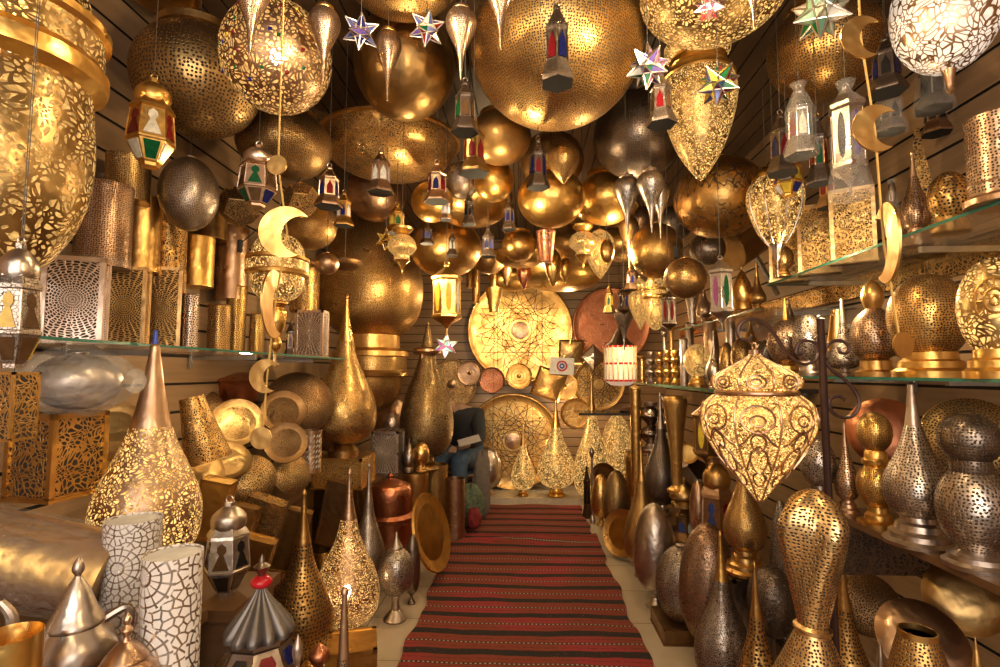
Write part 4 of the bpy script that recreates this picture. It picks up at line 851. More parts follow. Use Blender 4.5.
# the heap of plates and shades against the wall
PLT = (
 (237, 423, 52, 56, 2.45, 'Ae14', (1.15, .1, .55), 'round brass plate sealed in clear plastic, facing out'),
 (208, 405, 36, 44, 2.6, 'Dd9', (-1.94, .2, .9), 'dark plate half hidden behind the plastic-sealed plate'),
 (283, 412, 44, 54, 2.72, 'De12', (1.2, .1, .5), 'dim bronze plate behind the white disc of the moon garland'),
 (286, 443, 42, 50, 2.52, 'De9', (1.2, .1, .4), 'brass plate with a fluted centre below the white disc'),
 (252, 478, 50, 62, 2.32, 'Ad10', (-1.94, 0, .7), 'upright dotted brass bowl low in the heap'),
 (293, 472, 42, 54, 2.58, 'Ad9', (-1.99, .2, .9), 'golden oval bowl leaning beside the dotted brass bowl'),
 (299, 402, 66, 82, 2.98, 'Dd11', (-1.89, 0, .5), 'widest brass disc with a dotted rim behind the heap'),
 (330, 425, 50, 60, 3.85, 'Dd8', (-1.89, 0, .4), 'dark brass disc with a medallion behind the tallest teardrop'),
 (196, 470, 60, 40, 2.1, 'Ah', (-2.24, .3, .6), 'plain gold dish tipped at the bottom of the heap'),
 (226, 462, 50, 30, 2.25, 'Ah', (.7, .2, .4), 'rolled-rim brass dish beneath the plastic-sealed plate'),
)
for cx, cy, w, hh, Y, m, rot, l in PLT:
    s('plate', l, cx, cy - w / 2 * .3, cy + w / 2 * .3, w * 1.05, Y, m, None, 'heaped plates', None, rot=rot, ctr=cy)
s('cone', 'tapered brass shade tilted behind the great glowing teardrop', 200, 396, 462, 50, 2.0, 'Bf7', 'Bp', None, None, rot=(.1, -.25, 0))
s('pot', 'square copper bowl edge at the top of the heap', 238, 376, 400, 46, 2.8, 'Ch', 'Cp', None, None, rot=(.2, .1, 0))
s('drum', 'brass shade with white zigzag script resting in the heap', 310, 430, 472, 24, 2.85, 'Kh', 'Kp', None, None, zig=1)
for cx, a, b, w, Y, m, rot, l in ((262, 496, 540, 40, 2.15, 'Bf8', (.2, .35, .2), 'flat square brass shade leaning below the dotted bowl'), (291, 508, 572, 26, 2.5, 'Ah', (.1, .3, .3), 'narrow dark brass shade behind the dotted teardrop'),
    (252, 536, 590, 36, 1.98, 'Bd7', (.1, .3, .2), 'gold shade behind the red ball lantern'), (334, 480, 545, 24, 2.85, 'Dh', (.05, .2, 0), 'dark brown case standing behind the glowing teardrop'),
    (214, 478, 540, 34, 1.9, 'Yh', (.1, .2, .1), 'smooth gold case beside the silver arched lantern'), (240, 505, 560, 28, 2.02, 'Ah', (.0, .25, .1), 'dull square shade between the silver lantern and dotted teardrop')):
    s('box', l, cx, a, b, w, Y, m, m, 'leaning square shades', None, rot=rot, D=.06, n='square_shade', cat='lampshade')
for cx, a, b, w, Y, m, l in ((280, 555, 640, 26, 2.62, 'Yf9', 'pierced gold shade standing behind the dotted teardrop'), (322, 550, 610, 22, 3.05, 'Ah', 'dim brass shade between the two teardrops')):
    s('drum', l, cx, a, b, w, Y, m, m, 'shades behind the teardrops', 0)

# ================================================================ highest shelf
s('drum', 'dark copper drum shade on a wide foot at the end of the highest shelf', 1000, 118, 212, 72, 1.32, 'Kd8', 'Kp', None, ZU, foot=1)
s('ballw', 'dotted brass ball lamp on a wide ring foot on the highest shelf', 949, 172, 226, 46, 1.58, 'Bd11', 'Bp', None, ZU)
s('dropw', 'coppery teardrop lamp between the silver bottle and the dotted ball', 914, 152, 234, 34, 1.74, 'Kd7', 'Kp', None, ZU)
s('pyr', 'tall brass pyramid shade leaning on the wall boards', 919, 128, 215, 62, 1.9, 'Bf9', 'Bp', None, ZU, poly=4, cat='lampshade')
s('dblb', 'wrapped silver bottle lamp beside the edge-on crescent', 893, 180, 244, 20, 1.86, 'Sh', 'Gp', None, ZU)
s('box', 'pierced brass box lantern nearest the silver bottle', 852, 190, 262, 46, 2.02, 'Bf7', 'Pp', None, ZU, rot=(0, 0, -.5), D=.07)
s('box', 'pierced brass box lantern in the middle of the three on the highest shelf', 818, 206, 270, 42, 2.24, 'Bf7', 'Pp', None, ZU, rot=(0, 0, -.5), D=.07)
s('box', 'pierced brass box lantern at the far end of the highest shelf', 788, 224, 282, 38, 2.43, 'Bf7', 'Pp', None, ZU, rot=(0, 0, -.5), D=.06)
s('ball', 'small brass pot lamp at the corner of the highest shelf', 783, 246, 283, 22, 2.3, 'Bd7', 'Yp', None, ZU)
s('bell', 'brass bell lamp on the small glass shelf', 742, 264, 306, 20, 2.66, 'Bh', 'Bp', None, ZU2)
s('spire', 'tall thin spired bell lamp beside the brass bell', 757, 262, 304, 18, 2.62, 'Bd6', 'Bp', None, ZU2)
s('drop', 'short silver-brown teardrop on the small glass shelf', 704, 283, 313, 17, 3.3, 'Kd6', 'Kp', None, ZU2)
s('vase', 'bright silver cup lamp on the small glass shelf', 692, 290, 316, 17, 3.6, 'Sh', 'Sp', None, ZU2)
h('drum', 'long brass cylinder shade slung under the script globe against the wall', 742, 216, 262, 52, 2.95, 'Bd8', 'Bp', None, n='wall_sconce', cat='lampshade', rot=(0, 1.0, .3), nocord=1, bracket=1)

# ================================================================ eye-level shelf, near part
s('ballw', 'lit ball lamp with a glowing flower rosette at the near end of the eye-level shelf', 996, 258, 372, 84, 1.24, 'AcL12', 'Yp', None, ZM, rosette=1)
s('ballw', 'large brass ball lamp with faint dot patterns on a gold foot', 928, 274, 372, 88, 1.52, 'Bd7', 'Yp', None, ZM)
s('dblb', 'brown ball lamp with a smaller gold bulb on top', 874, 280, 374, 52, 1.78, 'Kd8', 'Bp', None, ZM)
s('spire', 'silver spired lamp behind the iron scroll on the eye-level shelf', 843, 298, 376, 34, 1.95, 'Sc7', 'Sp', None, ZM)
s('ball', 'silver patterned cylinder-like ball lamp beside the iron pole', 808, 314, 378, 32, 2.02, 'Sc8', 'Sp', None, ZM)
s('ballspire', 'pinkish ball lamp with a pointed tip on a gold stepped foot', 786, 297, 379, 40, 2.2, 'Kc8', 'Yp', None, ZM)
s('ball', 'small dark silver ball lamp behind the top of the filigree lantern', 766, 340, 380, 24, 2.32, 'Gc7', 'Gp', None, ZM)
s('hex', 'small dark lantern with a green pane at the back of the eye-level shelf', 790, 300, 350, 16, 2.30, 'Gh', 'Gp', None, None, panes='g')
h('cone', 'brass cone shade edge peeping behind the silver spired lamp', 838, 310, 350, 26, 2.3, 'Bh', 'Bp', None, n='wall_sconce', cat='lampshade', bracket=1, nocord=1)

# eye-level shelf, far part
for i, (cx, a, w, Y, sh, m, l, k) in enumerate((
    (697, 344, 27, 3.55, 'ball', 'YcL6', 'small ball lamp with a glaring light hole among the candlesticks', {}),
    (714, 330, 17, 3.3, 'drop', 'Sh', 'slim silver teardrop right of the glaring ball lamp'.replace('right of', 'beside'), {}),
    (727, 342, 16, 3.2, 'egg', 'Bd6', 'narrow brass egg lamp between teardrop and round ball', {}),
    (742, 338, 24, 3.1, 'ball', 'Bc8', 'round patterned brass ball lamp near the filigree lantern', {}),
    (711, 318, 17, 3.75, 'egg', 'Kh', 'tall brown egg lamp rising behind the silver teardrop', {}),
    (684, 338, 10, 3.9, 'column', 'Sp', 'thin silver cylinder beside the glaring ball lamp', {}),
    (676, 350, 12, 4.0, 'cand', 'Yp', 'gold ringed candlestick nearest the thin silver cylinder', {}),
    (668, 350, 12, 4.15, 'cand', 'Yp', 'gold ringed candlestick in the middle of the row', {}),
    (660, 352, 12, 4.3, 'cand', 'Bp', 'brass candlestick with dark rings in the row', {}),
    (651, 352, 12, 4.45, 'cand', 'Sp', 'silver candlestick at the far end of the row', {}),
    (642, 354, 11, 4.6, 'fin', 'Bp', 'thin brass finial stick after the silver candlestick', {}),
    (672, 322, 9, 4.25, 'fin', 'Bp', 'tall brass rod standing behind the candlesticks', {}),
    (665, 328, 9, 4.4, 'fin', 'Sp', 'tall silver rod standing behind the candlesticks', {}),
    (690, 322, 10, 4.1, 'column', 'Gp', 'dark slim tube standing behind the candlesticks', {}),
    (731, 322, 12, 3.5, 'column', 'Sh', 'upright silver tube behind the narrow brass egg', {}),
    (751, 318, 22, 3.35, 'bell', 'Bh', 'brown cone bell behind the round patterned ball', {}))):
    s(sh, l, cx, a, 386, w, Y, m, None, 'lamps on the dark glass shelf' if sh in ('cand', 'fin') else None, ZM2)

# ================================================================ brown wooden shelf
s('dblw', 'large silver double globe lamp with a dark pierced crown', 972, 414, 556, 82, 1.33, 'Sd9', 'Gd8', None, ZB, m3='Sp')
s('dropw', 'silver teardrop lamp with a long plain neck on the wooden shelf', 915, 382, 538, 74, 1.5, 'Sd8', 'Sp', None, ZB, fat=1)
s('dbl', 'satin brass double globe lamp between the silver and spiked lamps', 876, 412, 522, 44, 1.68, 'Yd5', 'Yp', None, ZB)
s('dropw', 'slim brown spiked teardrop next to the iron pole', 846, 422, 512, 26, 1.78, 'Kd8', 'Kp', None, ZB)
s('ball', 'round silver ball lamp on a ringed foot half behind the iron pole', 818, 438, 500, 38, 1.84, 'Sc7', 'Gp', None, None, onpost=1)
s('plate', 'copper bronze bowl standing on edge behind the double globe lamp', 886, 400, 430, 84, 1.82, 'Ch', 'Cp', None, None, rot=(-1.75, 0, -.3), ctr=432)
s('plate', 'wide bronze plate with a dotted rim behind the silver lamps', 972, 396, 440, 116, 1.66, 'Ad9', 'Ap', None, None, rot=(-1.75, 0, -.45), ctr=441)

# ================================================================ right-hand floor
s('hour', 'tall pale brass hourglass lamp with slit holes, nearest the camera'.replace(', nearest the camera', ' and a pointed top'), 811, 490, 860, 120, 1.42, 'Pd9', 'Pp', None, 0, twist=1, rot=(0, .05, 0))
s('drop', 'dotted brass cone lamp close behind the tall hourglass lamp', 845, 545, 723, 68, 1.98, 'Bd12', 'Bp', None, 0)
s('drop', 'brass spire lamp with large round holes beside the hourglass', 757, 561, 720, 52, 2.02, 'Bd15', 'Bp', None, 0)
s('drop', 'shining silver teardrop lamp on a gold foot in front of the copper egg', 722, 530, 678, 60, 2.3, 'Sc7', 'Yp', None, 0)
s('egg', 'large coppery egg lamp with patches of holes', 709, 523, 655, 62, 2.58, 'Kf7', 'Kp', None, 0)
s('sph', 'pale pierced round lamp on a square wooden board', 682, 541, 628, 54, 2.85, 'Sc7', 'Sp', None, .045, n='ball_lamp')
s('box', 'square dark wooden board under the pale pierced round lamp', 684, 618, 640, 56, 2.85, 'Dh', 'Dp', None, 0, n='wooden_board', cat='board')
s('egg', 'polished silver egg lamp on a small foot at the aisle', 655, 503, 614, 44, 3.15, 'Sh', 'Sp', None, 0)
s('drop', 'slender brass teardrop lamp behind the polished silver egg', 642, 440, 582, 38, 3.6, 'Bd7', 'Bp', None, 0)
s('plate', 'round brass plate standing behind the slender teardrop', 623, 506, 560, 46, 3.9, 'Bh', 'Bp', None, None, rot=(1.3, 0, -.8), ctr=533)
s('egg', 'dotted bronze egg lamp on a foot beside the aisle', 617, 470, 540, 28, 4.3, 'Ad7', 'Bp', None, 0)
s('egg', 'narrow bronze egg lamp half hidden by the dotted one', 601, 474, 528, 20, 4.75, 'Bh', 'Bp', None, 0)
s('plate', 'dark red-brown disc on edge behind the narrow bronze egg', 604, 452, 500, 30, 4.98, 'Ch', 'Dp', None, None, rot=(1.4, 0, -.6), ctr=478)
s('hex', 'little dark frame lantern at the far end of the floor lamps', 587, 462, 508, 11, 4.98, 'Gh', 'Gp', None, 0, panes='k')
s('drop', 'tall dark silver teardrop lamp among the crowded floor lamps', 661, 392, 500, 36, 3.75, 'Gd7', 'Sp', None, .36)
s('vase', 'tall flared brass vase lamp balanced on a bell-shaped base', 676, 396, 492, 25, 3.2, 'Yd6', 'Yp', None, None, slimv=1)
s('bell', 'brass bell-shaped base with a white panel under the flared vase', 684, 476, 506, 30, 3.2, 'Ap', 'Ap', None, None, nospire=1, n='bell_stand', cat='lamp stand')
s('hex', 'dark wooden hexagonal stool lantern below the bell-shaped base', 686, 503, 566, 32, 3.2, 'Dh', 'Dp', None, .36, panes='ewk', n='hexagonal_lantern')
s('house', 'painted hexagonal lantern with red and blue diamonds and a brass top', 717, 452, 545, 38, 2.86, 'Kp', 'Bp', None, .36, panes='rbwe', n='hexagonal_lantern')
s('dropw', 'speckled gold teardrop on a tall ringed brass foot, under the filigree lantern', 744, 440, 572, 44, 2.42, 'Bd6', 'Bp', None, None, tallfoot=1)
s('box', 'black crate carrying the speckled gold teardrop', 746, 573, 640, 42, 2.42, 'Gh', 'Gp', None, 0, n='crate', cat='crate')
s('egg', 'dark silver dotted lamp beside the speckled gold teardrop', 782, 500, 600, 28, 2.5, 'Sc6', 'Gp', None, 0)
s('egg', 'wrapped silver jar lamp standing beside the painted lantern', 699, 480, 545, 20, 3.0, 'Kh', 'Sp', None, None)
s('sph', 'dark woven silver ball lamp behind the brass spire lamp', 772, 562, 640, 52, 2.2, 'Gc7', 'Gp', None, None, n='ball_lamp')
s('column', 'slim tall brass column lamp beside the dark silver teardrop', 636, 385, 480, 13, 4.1, 'Bh', 'Bp', None, .36)
s('drop', 'lit gold teardrop lamp below the round wall plate', 592, 374, 492, 38, 5.25, 'AcL12', 'Yp', None, 0, wide=1)
s('egg', 'lit dotted egg lamp with a hot spot under the short dark shelf', 617, 414, 484, 34, 5.5, 'AdL14', 'Yp', None, 0)
s('fin', 'thin silver spire in front of the lit dotted egg', 592, 446, 500, 6, 4.8, 'Sp', 'Sp', None, 0)
s('pot', 'small brass pot beside the slender teardrop', 634, 452, 488, 18, 4.55, 'Bh', 'Bp', None, 0)
s('cand', 'beaded wavy silver stand under the dark glass shelf', 651, 402, 452, 26, 4.1, 'Gh', 'Sp', None, None, n='beaded_stand', cat='stand')
s('cand', 'second beaded silver stand, higher and behind the first', 668, 396, 440, 22, 4.3, 'Gh', 'Sp', None, None, n='beaded_stand', cat='stand')
s('plate', 'small brass dish with a bright hub behind the flared vase', 688, 452, 474, 22, 3.3, 'Yh', 'Yp', None, None, rot=(1.4, 0, -.3), ctr=453)
s('dodeca', 'black many-sided lantern under the eye-level shelf', 690, 455, 500, 46, 3.5, 'Gh', 'Gp', None, None)
h('prism', 'gold cone-roofed lantern behind the filigree lantern', 706, 400, 470, 34, 2.8, 'Dh', 'Yp', None, panes='ykn', lit=.1)

# bronze discs at the near corner
s('plate', 'big dull bronze disc standing against the boards', 966, 560, 640, 92, 1.62, 'Ah', 'Ap', None, None, rot=(-1.95, 0, -.4), ctr=598)
s('plate', 'flat brown bronze disc lying tilted behind the open-topped lamp', 925, 600, 690, 104, 1.5, 'Kh', 'Kp', None, None, rot=(-2.25, 0, -.2), ctr=640)
s('plate', 'dark pierced bronze bowl between hourglass lamp and wall', 868, 566, 640, 72, 2.1, 'Dd9', 'Dp', None, None, rot=(-1.95, 0, -.3), ctr=604)
s('flask', 'dotted brass lamp with an open ring top', 921, 630, 760, 104, 1.16, 'Bd7', 'Bp', None, 0, openup=1)
s('fin', 'thin silver rod with a ball tip before the brown disc', 883, 638, 760, 12, 1.24, 'Sp', 'Sp', None, 0)
s('fin', 'plain brass rod at the lowest corner of the shelf side', 979, 636, 760, 13, 1.06, 'Bp', 'Bp', None, 0)
# lamps on the back platform
s('drop', 'smaller lit teardrop lamp in front of the lower engraved disc', 523, 424, 488, 24, 5.55, 'AcL11', 'Bp', None, .06, light=(1.5, .3))
s('drop', 'larger lit teardrop lamp beside the lower engraved disc', 556, 398, 488, 38, 5.55, 'AcL12', 'Yp', None, .06, wide=1, light=(2, .3))
s('egg', 'silver oval lamp standing beside the seated person', 489, 446, 494, 27, 5.6, 'Sh', 'Kp', None, .06)
# ================================================================ build everything in the tables
_solve0 = solve
def solve(it):
    _solve0(it)
    if it['shape'] == 'plate' and any(it['k'].get('rot', (0, 0, 0))):
        cy = it['k'].get('ctr') or (it['yt'] + it['yb']) / 2
        it['H'] = it['W'] * (.10 if it['k'].get('thin') else .15); it['z'] = P(it['cx'], cy, it['Y']).z - it['H'] / 2
make_all()
def find(txt):
    for it in ITEMS:
        if txt in it['label']: return it
CLEAR = NT('clear_plastic'); tc = CLEAR.n('ShaderNodeTexCoord')
_n = CLEAR.n('ShaderNodeTexNoise', {'Vector': tc.outputs['Object'], 'Scale': 22.0, 'Detail': 3.0, 'Distortion': 1.5})
_b = CLEAR.n('ShaderNodeBump', {'Height': _n.outputs[0], 'Strength': 1.0, 'Distance': .02})
CLEAR.link(CLEAR.n('ShaderNodeBsdfPrincipled', {'Base Color': (.95, .93, .90, 1), 'Roughness': .12, 'Alpha': .11, 'Specular IOR Level': 1.0, 'Normal': _b.outputs[0]}).outputs[0], CLEAR.out.inputs[0])
CL = CLEAR.m
CL2 = CL.copy(); CL2.name = 'cloudy_plastic'
for nd in CL2.node_tree.nodes:
    if nd.type == 'BSDF_PRINCIPLED': nd.inputs['Alpha'].default_value = .24
def crumple(prof, n, amp, M=None):
    mb = MB().lathe(prof, n)
    mb.V = [(v[0] * (1 + random.uniform(-amp, amp)), v[1] * (1 + random.uniform(-amp, amp)), v[2]) for v in mb.V]
    if M: mb.V = [tuple(M @ Vector(v)) for v in mb.V]
    return mb
for it in ITEMS:
    k, r, H, W = it['k'], it['root'], it['H'], it['W']; R = W / 2
    if k.get('jewels'):
        mb = MB(); cols = 'rbgyr'
        for j in range(34):
            a = -1.9 + random.uniform(-1.5, 1.5); b = random.uniform(-.9, .6); n = Vector((math.cos(a) * math.cos(b), math.sin(a) * math.cos(b), math.sin(b)))
            t = n.orthogonal().normalized(); u = n.cross(t); c = Vector((0, 0, H * .485)) + Vector((n.x * R, n.y * R, n.z * H * .485)) * 1.004
            q = .009; mb = MB(); mb.add([c + t * q, c + u * q * .8, c - t * q * .8, c - u * q, c + n * .004], [(0, 1, 4), (1, 2, 4), (2, 3, 4), (3, 0, 4)], None, 0)
            mb.obj('coloured_gem', glass(PANE['rbgy'[j % 4]], .5), [ch for ch in r.children if ch.name.startswith('globe')][0], smooth=False)
    if k.get('tipf'): MB().lathe(crom([(.022, .012), (.014, -.01), (.008, -.05), (.012, -.055), (0, -.07)]), 14).obj('finial', 'Kp', r)
    if k.get('bracket'):
        sd = 1 if it['x'] > 0 else -1; d = WX - abs(it['x']) - R
        M = Matrix.Rotation(0, 4, 'Z')
        b = MB().box((sd * (R + d / 2), 0, H * .6), (max(d, .01) + .01, .02, .02)).obj('bracket', STEEL, r, smooth=False)
    if k.get('wrap') or 'wrapped in' in it['label'] or 'in a clear wrapper' in it['label'] or 'in clear wrapping' in it['label'] or 'wrapped silver' in it['label']:
        crumple([(R * .3, -.01), (R * 1.04, 0), (R * 1.06, H * .08), (R * .84, H * .26), (R * .86, H * .64), (R * .62, H * .76), (R * .3, H * .93), (R * .5, H * 1.0)], 16, .07).obj('plastic_wrap', CL, r, smooth=False)
    if k.get('bag'):
        crumple([(.02, -R * 1.18), (R * .8, -R * 1.02), (R * 1.12, -R * .4), (R * 1.12, R * .4), (R * .8, R * 1.02), (R * .2, R * 1.35), (R * .4, R * 1.6)], 22, .05, Matrix.Translation((0, 0, H / 2)) @ Matrix.Diagonal((1, 1, H / (2 * R) * 1.05, 1)) @ Matrix.Rotation(PI / 2, 4, 'Y')).obj('plastic_bag', CL2, r, smooth=False)
    if 'cloudy plastic' in it['label']: crumple([(R * 1.0, -.002), (R * 1.06, 0), (R * 1.08, H * .5), (R * 1.06, H * .98), (R * .3, H * 1.03), (0, H * 1.03)], 22, .02).obj('plastic_wrap', CL, r, smooth=False)
    if k.get('lining'):
        MB().lathe([(R * .94, H * .02), (R * .94, H * .98)], 40).obj('liner', simple('white_liner', (.85, .82, .78), .6), r)
    if k.get('spout'):
        MB().tube(crom([(R * .8, -.01, H * .28), (R * 1.25, -.02, H * .36), (R * 1.35, -.02, H * .6), (R * 1.6, -.03, H * .72)]), [.016 - .0007 * i for i in range(13)], 10, 0, Matrix.Rotation(-2.4, 4, 'Z')).obj('spout', 'Sp', r)
        MB().tube(crom([(-R * .62, 0, H * .44), (-R * 1.2, 0, H * .5), (-R * 1.22, 0, H * .3), (-R * .95, 0, H * .2)]), .009, 8, 0, Matrix.Rotation(-2.4, 4, 'Z')).obj('handle', 'Sp', r)
    if k.get('bluetip'): MB().lathe([(R * .09, H * .93), (R * .07, H * .985), (R * .045, H * 1.03), (R * .03, H * 1.06), (0, H * 1.065)], 12).obj('plastic_tip', simple('blue_plastic', (.02, .08, .55), .3), r)
    if k.get('redball'):
        MB().lathe(crom([(R * .80, H * .695), (R * .78, H * .72), (R * .58, H * .765), (R * .36, H * .81), (R * .19, H * .85), (R * .09, H * .88), (R * .07, H * .9)], 4), 96, gore=12, ga=.22).obj('fluted_roof', simple('pewter', (.20, .18, .17), .42, .9), r, angle=80)
        MB().lathe(ell(H * .872, H * .925, rm=R * .25, n=14), 24).obj('red_ball', simple('red_gloss', (.55, .01, .02), .12), r)
        MB().lathe([(R * .07, H * .92), (R * .16, H * .955), (R * .2, H * .96), (R * .07, H * .975), (R * .06, H * .99), (0, H * 1.01)], 12).obj('finial', 'Gh', r)
    if k.get('ring'):
        m = MB(); torus(m, (0, 0, H * .80), R * .42, R * .14, 'Z', 24, 10); m.obj('neck_ring', 'Kp', r)
        MB().lathe([(R * .10, H * .66), (R * .34, H * .62), (R * .36, H * .60), (R * .2, H * .58)], 24).obj('collar', 'Kp', r)
        for a in range(3): MB().box((R * .3 * math.cos(a * 2.1), R * .3 * math.sin(a * 2.1), H * .72), (.012, .012, H * .16)).obj('strut', 'Kp', r)
    if k.get('zig'):
        m = MB()
        for j in range(7):
            for a in range(10):
                t = a * .28 - 2.9; z = H * (.12 + .12 * j); m.tube([(R * 1.005 * math.cos(t), R * 1.005 * math.sin(t), z), (R * 1.005 * math.cos(t + .14), R * 1.005 * math.sin(t + .14), z + H * .06)], .0025, 4)
        m.obj('zigzag_print', simple('white_paint', (.8, .78, .72), .6), r)
    if k.get('foot'): MB().lathe([(0, -.001), (R * 1.15, 0), (R * 1.18, H * .06), (R * 1.0, H * .1), (R * .96, H * .2), (R * 1.02, H * .24), (R * .9, H * .26), (0, H * .26)], 40).obj('foot', 'Kp', r)
    if k.get('rosette'):
        m = MB(); th = math.atan2(-it['y'], -it['x']); cz = H * .62; RR = R * .99
        def sp(u, v, e=1.0): a = th + u; return (RR * e * math.cos(a) * math.cos(v), RR * e * math.sin(a) * math.cos(v), cz + H * .38 * math.sin(v) * e)
        for rad in (.10, .26, .52): m.tube([sp(rad * math.cos(t * PI / 12), rad * math.sin(t * PI / 12), 1.01) for t in range(24)], .0035, 6, closed=True)
        for j in range(12): a = j * PI / 6; m.tube([sp(rr * math.cos(a), rr * math.sin(a), 1.01) for rr in (.27, .35, .43, .51)], .002, 5)
        m.obj('rosette', 'Yp', r)
    if k.get('motif'):
        parts = [(nm, crom([(a * R, z * H) for a, z in prof], 6)) for nm, role, sm, prof in SH['ogee'] if role == 'm']
        def at(prof, v):
            z = v * H
            for a, b in zip(prof, prof[1:]):
                if min(a[1], b[1]) <= z <= max(a[1], b[1]): t = (z - a[1]) / (b[1] - a[1] + 1e-9); return a[0] + (b[0] - a[0]) * t
            return prof[0][0] if z < prof[0][1] else prof[-1][0]
        for g in range(8):
            a0 = 2 * PI * (g + .5) / 8; m = MB()
            def loop(prof, cv, hu, hv, n=20, pw=1.0):
                pts = []
                for i in range(n):
                    t = 2 * PI * i / n; u = hu * math.cos(t); v = cv + hv * math.sin(t); rr = at(prof, v) * 1.0 + .0015
                    pts.append((rr * math.cos(a0 + u), rr * math.sin(a0 + u), v * H))
                m.tube(pts, .003, 5, closed=True)
            b, c = parts[0][1], parts[1][1]
            loop(b, .565, .27, .082); loop(b, .555, .12, .032); loop(b, .30, .19, .085); loop(b, .42, .13, .055); loop(b, .17, .22, .05); loop(c, .79, .20, .040); loop(c, .79, .10, .018)
            for s_ in (-1, 1):
                m.tube([((at(b, v) + .0015) * math.cos(a0 + s_ * u), (at(b, v) + .0015) * math.sin(a0 + s_ * u), v * H) for u, v in ((0, .50), (.12, .47), (.24, .42), (.34, .40))], .003, 5)
                m.tube([((at(b, v) + .0015) * math.cos(a0 + s_ * u), (at(b, v) + .0015) * math.sin(a0 + s_ * u), v * H) for u, v in ((0, .40), (.14, .36), (.25, .28), (.33, .24))], .003, 5)
            m.obj('filigree_frame', 'Kp', [ch for ch in r.children if ch.name.startswith('globe')][0])
        MB().lathe([(R * .70, H * .70), (R * .74, H * .712), (R * .74, H * .724), (R * .70, H * .736)], 48).obj('waist_band', 'Kp', r)
        m = MB(); torus(m, (0, 0, H * 1.02), .012, .0025, 'X'); m.obj('ring', 'Kp', r)
    if k.get('pyramid'): pass
    if k.get('slim'): MB().lathe([(R * .30, H * .085), (R * .46, H * .05), (R * .46, H * 0.0), (0, 0)], 28).obj('foot_ring', 'Ap', r)

# ---------------------------------------------------------------- engraved discs and plates on the back wall
def wall_disc(label, cx, cy, rad, Y, m, m2, depth=.05, engrave=0, boss=1, square=0, yaw_=0.0, nm='wall_plate', rings=(), group=None):
    c = P(cx, cy, Y); R = rad * (c - CP).dot(FW) / F
    r = empty(nm, c); tag(r, label, 'plate', group); r.rotation_euler = (PI / 2, yaw_ if square else 0, 0)
    if square:
        MB().lathe([(0, 0), (R * 1.3, 0), (R * 1.38, .01), (R * 1.2, depth * .5), (R * .4, depth), (0, depth * 1.1)], 4, rot=PI / 4).obj('plate', m, r, angle=15); return r
    MB().lathe(crom([(R * .90, 0), (R * .98, depth * .4), (R, depth * .8), (R * .985, depth), (R * .95, depth * .98), (R * .92, depth * .72), (R * .5, depth * .66), (R * .2, depth * .64), (0, depth * .64)], 3), 64).obj('plate', m, r, angle=60); pl = r.children[-1]
    zt = depth * .68
    if boss: MB().lathe([(R * .17, zt - .004), (R * .17, zt + .006), (R * .12, zt + .012), (0, zt + .016)], 24).obj('boss', m2, pl)
    for q in rings:
        mm = MB(); torus(mm, (0, 0, zt), R * q, R * .02 + .001, 'Z', 36, 6); mm.obj('ring', m2, r)
    if engrave:
        mm = MB(); n = 12
        def star_(rad_, step, ph=0.0):
            for i in range(n):
                a, b = 2 * PI * i / n + ph, 2 * PI * (i + step) / n + ph
                mm.tube([(rad_ * math.cos(a), rad_ * math.sin(a), zt + .002), (rad_ * math.cos(b), rad_ * math.sin(b), zt + .002)], .0035, 4)
        star_(R * .84, 4); star_(R * .84, 5, .13); star_(R * .45, 3, .2)
        for i in range(n):
            a = 2 * PI * i / n + .26; mm.tube([(R * .62 * math.cos(a) + R * .13 * math.cos(t * PI / 8), R * .62 * math.sin(a) + R * .13 * math.sin(t * PI / 8), zt) for t in range(16)], .003, 4, closed=True)
        torus(mm, (0, 0, zt), R * .86, .003, 'Z', 60, 5); mm.obj('engraved_star', simple('engraving', (.07, .035, .012), .7, .0), pl)
    return r
wall_disc('upper of the two great brass discs engraved with an interlaced star', 520, 331, 52, 6.0, 'Bp', 'Kp', .14, 1)
wall_disc('lower of the two great engraved discs, behind the lit teardrop lamps', 513, 440, 47, 5.96, 'Bp', 'Kp', .14, 1)
wall_disc('big smooth red copper disc high on the back boards', 610, 326, 38, 6.02, 'Ch', 'Cp', .08, 0, 0)
wall_disc('round plate engraved with a star behind the tall lit teardrop', 598, 384, 26, 6.0, 'Bp', 'Kp', .06, 1, 0)
wall_disc('pierced plate partly behind the ring-necked teardrop', 452, 384, 25, 5.9, 'Pf12', 'Kp', .05, 0, 1)
wall_disc('dull round plate beside the red copper one with beaded face', 470, 373, 12.5, 5.86, 'Kh', 'Bp', .04, 0, 1, rings=(.8,))
wall_disc('small red copper plate between the dull plate and the bright ringed one', 492, 380, 13, 5.86, 'Cd14', 'Cp', .04, 0, 0)
wall_disc('bright ringed brass plate with a glinting centre', 519, 376, 13, 5.86, 'Yp', 'Yp', .05, 0, 1, rings=(.35, .6, .85))
wall_disc('square brass plate at a slant beside the bright ringed plate', 549, 384, 15, 5.84, 'Bh', 'Bp', .06, square=1, yaw_=.35)
wall_disc('darker square brass plate above the paper sign', 571, 352, 12.5, 5.9, 'Ah', 'Bp', .05, square=1, yaw_=.05)
wall_disc('diamond-hung silver plate with a raised point', 593, 357, 9.5, 5.8, 'Sp', 'Sp', .07, square=1, yaw_=PI / 4)
wall_disc('small round brass plate behind the slanted square plate', 564, 386, 14, 5.95, 'Bh', 'Bp', .04)
wall_disc('plain brass bowl hung low on the boards beneath the star-engraved round plate', 575, 413, 15, 5.8, 'Bh', 'Bp', .08, 0, 0)
